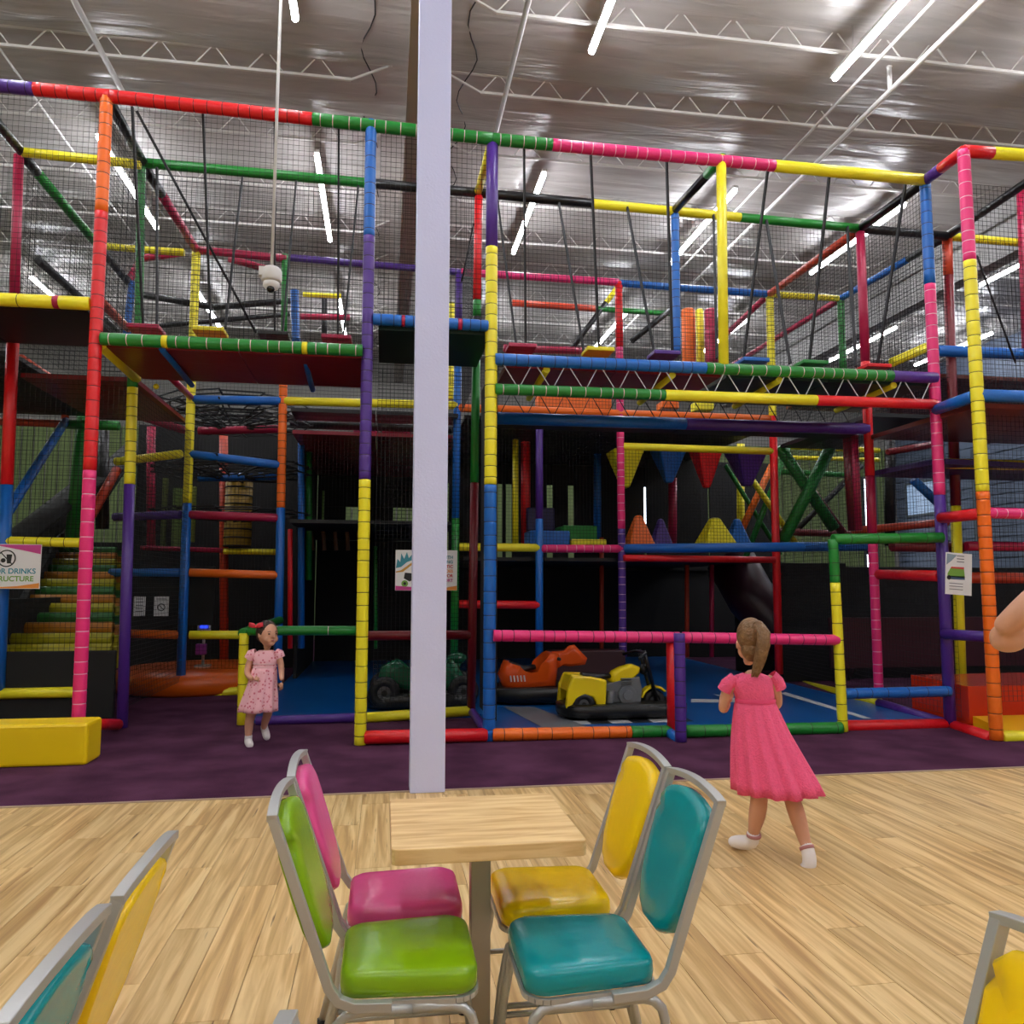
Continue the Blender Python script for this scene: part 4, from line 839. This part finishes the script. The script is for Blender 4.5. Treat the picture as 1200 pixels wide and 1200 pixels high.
b = MB(); arcp = [(L2(743, 0)[0]+.17*math.cos(math.radians(a)), .15+.17*math.sin(math.radians(a))) for a in (165, 140, 115, 90, 65, 40)]; inn = [(L2(743, 0)[0]+.145*math.cos(math.radians(a)), .15+.145*math.sin(math.radians(a))) for a in (40, 65, 90, 115, 140, 165)]
b.prism(arcp+inn, -.06, .06); b.build('front_fender', mat('ride_yellow', 0), t, bevel=.006)
b = MB(); b.ell((L2(731, 0)[0], 0, L2(0, 790)[1]), .05, .06, .06); b.build('headlamp', HULL, t)
# orange dinosaur-like ride
sx = 97.0
def L2(px, py): return ((px-632)/sx, (826-py)/sx)
t = empty('ride_on_creature', (2.02, 9.75, .036), 0, 'glossy orange ride-on toy with raised head behind the yellow motorbike', 'ride-on toy')
hull(1.45, .75, .02, .2).build('bumper_base', HULL, t)
ORM = mat('ride_orange', (230, 84, 20), .2)
b = MB(); loft(b, [L2(577, 812), L2(572, 795), L2(580, 778), L2(588, 787), L2(604, 793), L2(618, 790), L2(624, 776), L2(632, 768), L2(642, 770), L2(640, 790), L2(638, 808)], ((-.26, .55), (-.24, .85), (-.15, 1), (.15, 1), (.24, .85), (.26, .55))); b.build('body', ORM, t)
b = MB(); loft(b, [L2(636, 768), L2(652, 767), L2(658, 761), L2(664, 760), L2(680, 776), L2(677, 784), L2(658, 786), L2(646, 785), L2(636, 790)], ((-.12, .6), (-.1, .9), (0, 1), (.1, .9), (.12, .6))); b.build('head', ORM, t)
b = MB(); b.path([(L2(585, 0)[0], 0, L2(0, 780)[1]), (L2(600, 0)[0], 0, L2(0, 788)[1]), (L2(616, 0)[0], 0, L2(0, 786)[1])], .12, 10, radii=[.06, .12, .07], flat=(.4, 1)); b.build('seat', HULL, t)
b = MB(); b.path([(L2(640, 0)[0], -.28, L2(0, 775)[1]), (L2(640, 0)[0], .28, L2(0, 775)[1])], .02, 8); b.path([(L2(640, 0)[0], 0, L2(0, 775)[1]), (L2(637, 0)[0], 0, L2(0, 805)[1])], .03, 8); b.build('handlebar', HULL, t)
for s in (-1, 1):
    b = MB(); b.ell((L2(668, 0)[0], s*.09, L2(0, 772)[1]), .022, .015, .022, 10, 8); b.build('eye', PAPER, t)
b = MB()
for k in range(5): b.bar((L2(582+k*4, 0)[0], -.262, L2(0, 793)[1]), (L2(583+k*4, 0)[0], -.262, L2(0, 800)[1]), .01, 5)
b.build('side_decal', mat('ride_white', (240, 220, 210), .3), t)
# green ride
sx = 98.0
def L2(px, py): return ((px-492)/sx, (830-py)/sx)
t = empty('ride_on_quad', (.45, 9.55, .036), 0, 'dark green ride-on toy quad with grey wheels behind the white pillar', 'ride-on toy')
hull(1.3, .75, .02, .18).build('bumper_base', HULL, t)
GRM = mat('ride_green', (22, 92, 62), .2)
b = MB(); loft(b, [L2(440, 800), L2(446, 784), L2(462, 776), L2(478, 790), L2(500, 796), L2(520, 790), L2(528, 776), L2(545, 800), L2(535, 812), L2(480, 812)], ((-.2, .7), (-.17, .95), (0, 1), (.17, .95), (.2, .7))); b.build('body', GRM, t)
b = MB(); b.path([(L2(525, 0)[0], 0, .3), (L2(532, 0)[0], 0, .52)], .07, 10); b.ell((L2(533, 0)[0], 0, .55), .12, .1, .07); b.path([(L2(523, 0)[0], -.25, .55), (L2(523, 0)[0], .25, .55)], .018, 8); b.build('steering_column', GRM, t)
for s in (-1, 1):
    for px in (450, 538):
        b = MB(); wheel(b, L2(px, 0)[0], s*.3, .2, .18, .12); b.build('wheel', [RUB, HUB], t)
# black arcade bench and box in the shade
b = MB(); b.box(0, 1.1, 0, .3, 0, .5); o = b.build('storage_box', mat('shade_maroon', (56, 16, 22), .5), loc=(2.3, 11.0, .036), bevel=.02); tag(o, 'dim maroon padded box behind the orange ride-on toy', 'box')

# ------------------------------------------------------------------ people
def bodymesh(name, chains, parent, m, ells=(), vox=.008, sm=6):
    """chains of (point, radius) grown with Skin, heads as ellipsoids, everything fused into one surface"""
    tmp = []
    for ch in chains:
        me = bpy.data.meshes.new('t'); me.from_pydata([c[0] for c in ch], [(i, i+1) for i in range(len(ch)-1)], []); o = bpy.data.objects.new('t', me); C.objects.link(o)
        sk = o.modifiers.new('s', 'SKIN'); sb = o.modifiers.new('u', 'SUBSURF'); sb.levels = 2; sb.render_levels = 2
        for i, c in enumerate(ch):
            r = c[1]; me.skin_vertices[0].data[i].radius = (r, r) if not isinstance(r, tuple) else r
        me.skin_vertices[0].data[0].use_root = True; tmp.append(o)
    dg = bpy.context.evaluated_depsgraph_get(); dg.update(); mb = MB()
    for o in tmp:
        ev = o.evaluated_get(dg); me = ev.to_mesh(); mb.add([v.co[:] for v in me.vertices], [tuple(p.vertices) for p in me.polygons], 0, True); ev.to_mesh_clear()
    for o in tmp: bpy.data.objects.remove(o)
    for e in ells: mb.ell(*e[0:4], 18, 14, 0, e[4] if len(e) > 4 else None)
    o = mb.build(name, m, parent); r = o.modifiers.new('r', 'REMESH'); r.mode = 'VOXEL'; r.voxel_size = vox; r.use_smooth_shade = True
    s = o.modifiers.new('m', 'SMOOTH'); s.factor = .5; s.iterations = sm
    return o
def handchains(w_, d, side, s):
    """wrist point, direction, thumb side vector, size: palm and five bent fingers"""
    w_ = Vector(w_); d = Vector(d).normalized(); sd = Vector(side); sd = (sd-d*sd.dot(d)).normalized(); nn = d.cross(sd); L = s
    ch = [[(w_, .17*s), (w_+d*.25*L, .2*s), (w_+d*.5*L, .2*s)]]
    for k, (off, ln) in enumerate(((.18, .42), (.06, .48), (-.07, .45), (-.19, .35))):
        b0 = w_+d*.4*L+sd*off*s; b1 = w_+d*.55*L+sd*off*1.15*s; b2 = b1+(d*.8+nn*.35)*ln*.5*L; b3 = b2+(d*.4+nn*.8).normalized()*ln*.45*L
        ch.append([(b0, .07*s), (b1, .07*s), (b2, .062*s), (b3, .05*s)])
    b0 = w_+d*.12*L+sd*.12*s; ch.append([(b0, .08*s), (b0+(d*.5+sd*.6)*.35*L, .075*s), (b0+(d*1.0+sd*.75)*.42*L, .06*s)])
    return ch
SKIN1 = mat('skin_child', (206, 150, 122), .5); SKIN2 = mat('skin_adult', (214, 158, 128), .5, bump=.05, bscale=90)
def ringsurf(b, rows, n=40, pleat=0, k=9, mi=0, caps=False, ph=0):
    rg = []
    for i, (z, cx, cy, rx, ry, am) in enumerate(rows):
        ring = []
        for j in range(n):
            a = -2*math.pi*j/n; f = 1+am*math.sin(k*a+ph+i*.12)+am*.4*math.sin(k*2.3*a+1.3)
            ring.append((cx+rx*math.cos(a)*f, cy+ry*math.sin(a)*f, z+am*.04*math.sin(5*a)))
        rg.append(ring)
    b.rings(rg, mi, True, caps)
def hairmat(n, c):
    m = mat(n, c, .5, bump=.6, bscale=60, var=.25, vscale=22); return m
# --- older girl seen from behind
gs = 209.0
def G(px, py, y=0.0): return ((px-905)/gs, y, (1003-py)/gs)
base = P(905, 1003, Z=0)
t = empty('person', (base.x, base.y, 0), -YAW, 'girl with a ponytail in a hot pink dress, seen from behind on the wood floor', 'person')
chains = [
    [(G(886, 795), .034), (G(887, 806), (.06, .045)), (G(888, 818), (.085, .06)), (G(890, 832), (.08, .06)), (G(892, 850), (.09, .07)), (G(894, 868), (.1, .075))],
    [(G(884, 792), .03), (G(884, 778), .032), (G(885, 765), .03)],
    [(G(885, 866), .07), (G(888, 900, -.03), .062), (G(889, 932, -.06), .048), (G(887, 955, -.04), .05), (G(885, 975, 0), .034), (G(884, 988, .02), .028), (G(874, 994, .09), .03), (G(866, 996, .12), .024)],
    [(G(903, 866), .07), (G(914, 900, -.02), .06), (G(923, 930, -.05), .046), (G(929, 955, -.08), .05), (G(934, 982, -.12), .033), (G(935, 992, -.16), .028), (G(933, 1008, -.16), .028), (G(929, 1013, -.11), .03)],
    [(G(873, 806), .032), (G(863, 812, 0), .035), (G(857, 828, .02), .034), (G(855, 842, .03), .03), (G(862, 843, .12), .027), (G(870, 839, .18), .021)],
    [(G(902, 804), .032), (G(911, 810, 0), .034), (G(917, 826, .02), .032), (G(919, 838, .05), .03), (G(914, 842, .13), .026), (G(908, 838, .19), .02)]]
chains += handchains(G(871, 838, .19), (.3, .8, .35), (0, .1, 1), .105) + handchains(G(906, 837, .2), (-.3, .8, .35), (0, .1, 1), .105)
ears = [(G(873, 768, .01), .012, .02, .03)]
bodymesh('body', chains, t, SKIN1, [(G(886, 762, .02), .064, .075, .09), (G(884, 776, .045), .045, .045, .045), (G(882, 768, .105), .012, .016, .016)]+ears, .008)
for dx in (-.025, .022):
    b = MB(); b.ell((G(884, 765)[0]+dx, .09, G(0, 765)[2]), .01, .008, .008, 10, 8); b.build('eye', mat('eye_dark', (40, 28, 22), .2), t)
b = MB(); b.path([(G(881, 777, .085)), (G(884, 778, .09)), (G(887, 777, .085))], .005, 6); b.build('mouth', mat('lips', (180, 90, 90), .4), t)
HR = hairmat('hair_light_brown', (122, 88, 54))
b = MB()
b.ell(G(887, 757, -.012), .078, .085, .098, 24, 16); b.ell(G(887, 772, -.03), .062, .055, .07, 20, 12)
b.ell(G(891, 745, -.085), .03, .03, .028, 14, 10)
pts = [G(891, 744, -.09), G(894, 752, -.125), G(893, 765, -.13), G(890, 780, -.12), G(886, 792, -.105), G(884, 798, -.1)]
b.path(pts, .03, 14, radii=[.018, .034, .042, .036, .026, .006], flat=(1, .8))
for q in range(14):
    a = q*.45; pts2 = [Vector(p)+Vector((.022*math.cos(a)*(1.2-.1*i), .02*math.sin(a), -.004*i)) for i, p in enumerate(pts)]; b.path(pts2, .011, 5, radii=[.006, .013, .013, .011, .008, .002])
b.build('hair', HR, t)
b = MB(); b.torus(G(891, 746, -.1), .018, .007, 'y', 12, 6); b.build('hair_tie', mat('hair_tie', (150, 90, 70), .5), t)
DR = mat('dress_pink', (246, 92, 138), .75, bump=.5, bscale=120, var=.05, vscale=60)
b = MB()
rows = []
for (py, xl, xr, ry, am) in ((800, 877, 898, .05, 0), (803, 868, 906, .065, 0), (808, 864, 911, .075, 0), (816, 865, 911, .082, .004), (824, 867, 912, .078, .006), (831, 869, 912, .075, .008)):
    rows.append(((1003-py)/gs, ((xl+xr)/2-905)/gs, 0, (xr-xl)/2/gs, ry, am))
ringsurf(b, rows, 48)
for sgn, (sx_, sy2) in ((-1, (868, 806)), (1, (909, 803))):
    c0 = Vector(G(sx_, sy2)); c1 = Vector(G(sx_+sgn*8-1, sy2+7)); c2 = Vector(G(sx_+sgn*11-1, sy2+14, .01)); b.path([c0, c1, c2], .04, 14, radii=[.036, .039, .04], caps=False)
b.build('bodice', DR, t)
b = MB(); rows = []
for (py, xl, xr, ry, am, cyy_) in ((831, 869, 912, .077, .01, 0), (836, 867, 914, .085, .03, 0), (848, 866, 919, .1, .045, 0), (865, 865, 926, .12, .06, 0), (885, 864, 936, .14, .07, -.01), (905, 864, 946, .16, .08, -.02), (920, 864, 953, .175, .085, -.03), (931, 865, 958, .185, .09, -.03)):
    rows.append(((1003-py)/gs, ((xl+xr)/2-905)/gs, cyy_, (xr-xl)/2/gs, ry, am))
ringsurf(b, rows, 96, k=13)
o = b.build('skirt', DR, t); so = o.modifiers.new('s', 'SOLIDIFY'); so.thickness = .004
b = MB(); ringsurf(b, [((1003-828.5)/gs, (890.5-905)/gs, 0, 22.3/gs, .083, 0), ((1003-830)/gs, (890.5-905)/gs, 0, 23/gs, .087, 0), ((1003-833)/gs, (890.5-905)/gs, 0, 22.6/gs, .085, 0)], 40); b.build('waistband', mat('dress_pink_band', (232, 66, 116), .6), t)
SOCK = mat('sock_white', (236, 228, 228), .8); SB = mat('sock_stripe', (190, 130, 130), .8)
def sock(parent, pts, rad, band=None):
    b = MB(); b.path(pts, .03, 14, radii=rad); o = b.build('sock', SOCK, parent, sub=1)
    if band:
        c = MB(); c.path([band[0], band[1]], band[2], 14); c.build('sock_band', SB, o)
sock(t, [G(885, 975, 0), G(884.5, 983, .01), G(884, 990, .02), G(878, 993, .07), G(870, 995, .11), G(864, 996, .14)], [.037, .036, .041, .04, .038, .02], (G(885, 979, .002), G(885, 982, .005), .0395))
sock(t, [G(934, 980, -.12), G(935, 988, -.14), G(935, 996, -.16), G(934, 1004, -.16), G(931, 1010, -.13), G(928, 1012, -.08)], [.036, .035, .038, .037, .04, .022], (G(934, 984, -.128), G(934.5, 987, -.136), .0385))
# --- toddler
gs2 = 125.5
def T(px, py, y=0.0): return ((px-300)/gs2, y, (873-py)/gs2)
base = P(300, 873, Z=0)
t = empty('person', (base.x, base.y, 0), -YAW, 'small child in pale pink patterned dress with red hair bow, on the carpet', 'person')
chains = [
    [(T(308, 765), .033), (T(308, 772), (.06, .045)), (T(308, 782), (.08, .06)), (T(307, 795), (.085, .065)), (T(306, 810), (.09, .07)), (T(304, 822), (.09, .07))],
    [(T(309, 766), .036), (T(310, 760), .038), (T(310, 750), .03)],
    [(T(298, 820), .065), (T(295, 835, -.02), .052), (T(293, 843, -.03), .044), (T(292, 852, -.02), .043), (T(291, 863, 0), .032), (T(291, 869, .0), .028), (T(295, 871, -.06), .03), (T(297, 871.5, -.09), .022)],
    [(T(311, 820), .065), (T(312, 832, .03), .052), (T(310, 840, .06), .042), (T(306, 848, .1), .04), (T(303, 856, .14), .03), (T(304, 862, .16), .028), (T(307, 866, .13), .028), (T(309, 868, .1), .022)],
    [(T(297, 770), .032), (T(292, 774, 0), .036), (T(289, 783, -.01), .034), (T(288, 790, -.03), .03), (T(293, 795, -.09), .028), (T(299, 797, -.12), .022)],
    [(T(318, 769), .032), (T(323, 773, 0), .035), (T(326, 782, 0), .032), (T(327, 790, -.01), .028), (T(329, 796, -.05), .025), (T(330, 800, -.07), .021)]]
chains += handchains(T(300, 797, -.125), (.9, -.3, 0), (0, 0, 1), .09) + handchains(T(330, 801, -.075), (.05, -.2, -1), (-.5, -1, 0), .09)
FC = Vector(T(309.5, 748)); fd = Vector((.72, -.69, 0)); fs_ = Vector((.69, .72, 0))
KH = 1.15
def F(a, s, u): return FC+fd*a*KH+fs_*s*KH+Vector((0, 0, u*KH))
R_ = Matrix.Rotation(math.atan2(fd.y, fd.x), 3, 'Z')
ex = [(FC+Vector((0, 0, .012)), .088, .075, .092, R_), (F(.02, 0, -.045), .062, .055, .05, R_), (F(.088, 0, -.014), .014, .012, .013, R_), (F(.055, .035, -.035), .028, .025, .026, R_), (F(.055, -.035, -.035), .028, .025, .026, R_), (F(.0, -.076, -.005), .014, .008, .024, R_), (F(0, .076, -.005), .014, .008, .024, R_), (F(.066, 0, -.072), .02, .024, .016, R_), (F(.078, 0, -.045), .014, .02, .008, R_)]
ex = [(e[0], e[1]*KH, e[2]*KH, e[3]*KH)+tuple(e[4:]) for e in ex]
bodymesh('body', chains, t, mat('skin_toddler', (214, 158, 130), .5), ex, .0075, 5)
for s in (-.03, .03):
    b = MB(); b.ell(F(.077, s, .008), .008, .012, .007, 10, 8, M=R_); b.build('eye', mat('eye_dark', 0), t)
    b = MB(); b.path([F(.080, s-.015, .025), F(.084, s, .029), F(.080, s+.015, .025)], .003, 5); b.build('eyebrow', mat('brow_dark', (60, 38, 30), .6), t)
b = MB(); b.path([F(.085, -.015, -.046), F(.092, 0, -.044), F(.085, .015, -.046)], .005, 6, radii=[.003, .006, .003]); b.build('mouth', mat('lips', 0), t)
HD = hairmat('hair_dark_brown', (58, 36, 28))
b = MB(); b.ell(FC+Vector((0, 0, .028))-fd*.018, .103, .095, .103, 24, 16, M=R_); b.ell(F(-.05, 0, -.02), .052, .075, .058, 18, 12, M=R_)
b.build('hair', HD, t)
b = MB(); bc = Vector(T(299, 739, -.08))
for s in (-1, 1): b.path([bc, bc+Vector((s*.025, 0, .014)), bc+Vector((s*.05, 0, .018)), bc+Vector((s*.055, 0, 0))], .02, 10, radii=[.008, .022, .026, .012], flat=(1.1, .6))
b.ell(bc, .012, .014, .012, 10, 8)
o = b.build('hair_bow', mat('bow_red', (216, 50, 66), .6), t)
def floral():
    m = bpy.data.materials.new('floral_pink'); m.use_nodes = True; nt = m.node_tree; bb = nt.nodes['Principled BSDF']; N = nt.nodes.new; L = nt.links.new
    tc = N('ShaderNodeTexCoord'); v = N('ShaderNodeTexVoronoi'); v.inputs['Scale'].default_value = 34; L(tc.outputs['Object'], v.inputs['Vector'])
    r = N('ShaderNodeValToRGB'); e = r.color_ramp.elements; e[0].position = .26; e[0].color = lin((222, 116, 134)); e[1].position = .38; e[1].color = lin((250, 190, 200)); L(v.outputs['Distance'], r.inputs[0]); L(r.outputs[0], bb.inputs['Base Color']); bb.inputs['Roughness'].default_value = .85
    return m
FL = floral()
b = MB(); rows = []
for (py, xl, xr, ry, am) in ((766, 300, 317, .05, 0), (769, 296, 320, .065, 0), (775, 293, 323, .08, .01), (780, 294, 322, .08, .015), (784, 295, 320, .078, .01)): rows.append(((873-py)/gs2, ((xl+xr)/2-300)/gs2, 0, (xr-xl)/2/gs2, ry, am))
ringsurf(b, rows, 40)
for (q0, q1, q2) in (((297, 769), (292, 771), (289, 776)), ((319, 768), (323, 771), (325, 775))): b.path([T(*q0), T(*q1), T(*q2)], .05, 14, radii=[.04, .052, .046], caps=False)
b.build('bodice', FL, t)
b = MB(); rows = []
for (py, xl, xr, ry, am) in ((784, 295, 320, .08, .01), (790, 293, 321, .095, .04), (805, 289, 321, .115, .06), (820, 284, 322, .13, .075), (830, 281, 322, .14, .08), (835, 280, 322, .145, .085)): rows.append(((873-py)/gs2, ((xl+xr)/2-300)/gs2, 0, (xr-xl)/2/gs2, ry, am))
ringsurf(b, rows, 80, k=9); o = b.build('skirt', FL, t); so = o.modifiers.new('s', 'SOLIDIFY'); so.thickness = .004
b = MB()
for py in (781, 784.5): ringsurf(b, [((873-py)/gs2+.006, 7.5/gs2, 0, 13.6/gs2, .084, 0), ((873-py)/gs2, 7.5/gs2, 0, 14.1/gs2, .088, 0), ((873-py)/gs2-.006, 7.5/gs2, 0, 13.6/gs2, .084, 0)], 36)
b.build('waist_ruffle', mat('ruffle_pink', (246, 196, 202), .8), t)
sock(t, [T(291.5, 860, 0), T(291, 865, 0), T(291, 869, 0), T(294, 870, -.05), T(297, 871, -.09), T(298, 871.5, -.11)], [.037, .034, .036, .037, .034, .018])
sock(t, [T(303.5, 852, .13), T(303, 857, .15), T(304, 862, .165), T(306, 865, .14), T(308, 867, .11), T(309.5, 868.5, .09)], [.034, .033, .036, .036, .033, .018])
# --- adult at the right edge, elbow raised into the frame
el = P(1151, 748, Y=1.62)
t = empty('person', (el.x+.52, el.y+.02, 0), -YAW, 'adult standing just outside the right edge, only the bent bare elbow in view', 'person')
o_ = Vector(t.location); inv = Matrix.Rotation(YAW, 3, 'Z')
def A(x, y, z): return Vector((x, y, z))
e0 = inv @ (el-o_); ez = e0.z
E0 = A(e0.x+.02, e0.y, ez)
sh = A(-.19, 0, 1.44)
chains = [
    [(A(0, 0, .92), (.17, .11)), (A(0, 0, 1.08), (.14, .1)), (A(0, 0, 1.25), (.16, .11)), (A(0, 0, 1.4), (.15, .09)), (A(0, 0, 1.5), .06), (A(0, .01, 1.58), .055)],
    [(A(-.09, 0, .92), .1), (A(-.1, -.01, .5), .065), (A(-.1, .02, .1), .045), (A(-.1, -.1, .04), .04), (A(-.1, -.16, .035), .03)],
    [(A(.09, 0, .92), .1), (A(.1, -.01, .5), .065), (A(.1, .02, .1), .045), (A(.1, -.1, .04), .04), (A(.1, -.16, .035), .03)],
    [(A(-.12, 0, 1.42), .05), (sh, .056), (sh.lerp(E0, .35), .054), (sh.lerp(E0, .75), .046), (E0+A(.04, 0, -.004), .04), (E0, .028)],
    [(E0+A(.010, -.01, .014), .024), (E0+A(.04, -.05, .058), .033), (E0+A(.10, -.07, .118), .036), (E0+A(.17, -.06, .17), .03), (E0+A(.21, -.06, .215), .025)],
    [(A(.14, 0, 1.42), .05), (A(.2, 0, 1.40), .05), (A(.24, .0, 1.15), .042), (A(.22, -.1, .95), .03), (A(.2, -.14, .87), .025)]]
chains += handchains(E0+A(.215, -.06, .22), (.6, 0, .8), (.6, .6, -.3), .17) + handchains(A(.2, -.15, .86), (0, -.3, -1), (-1, 0, 0), .17)
bodymesh('body', chains, t, SKIN2, [(A(0, -.01, 1.66), .075, .092, .115), (A(0, -.05, 1.6), .055, .05, .05), (A(0, -.11, 1.65), .014, .02, .022), (A(.078, 0, 1.65), .012, .02, .03), (A(-.078, 0, 1.65), .012, .02, .03)], .006, 3)
b = MB(); b.ell(A(0, .02, 1.69), .085, .095, .11, 20, 14); b.ell(A(0, .05, 1.6), .075, .06, .13, 20, 12); b.build('hair', HD, t)
for s in (-.03, .03):
    b = MB(); b.ell(A(s, -.097, 1.675), .012, .008, .008, 10, 8); b.build('eye', mat('eye_dark', 0), t)
b = MB(); b.path([A(-.02, -.097, 1.61), A(0, -.103, 1.608), A(.02, -.097, 1.61)], .006, 6); b.build('mouth', mat('lips', 0), t)
SHT = mat('shirt_white', (210, 206, 204), .8)
b = MB(); ringsurf(b, [(.9, 0, 0, .2, .14, .01), (1.08, 0, 0, .175, .125, .01), (1.25, 0, 0, .19, .135, .01), (1.4, 0, 0, .18, .11, 0), (1.47, 0, 0, .09, .08, 0)], 40); b.path([A(.14, 0, 1.43), A(.21, 0, 1.4), A(.225, 0, 1.28)], .07, 12, caps=False); b.build('shirt', SHT, t)
b = MB()
for s in (-1, 1): b.path([A(s*.09, 0, .95), A(s*.1, 0, .5), A(s*.1, .02, .08)], .1, 16, radii=[.12, .085, .07])
b.build('trousers', mat('denim', (50, 62, 92), .8), t)
b = MB()
for s in (-1, 1): b.ell(A(s*.1, -.06, .035), .05, .14, .04)
b.build('shoes', HULL, t)
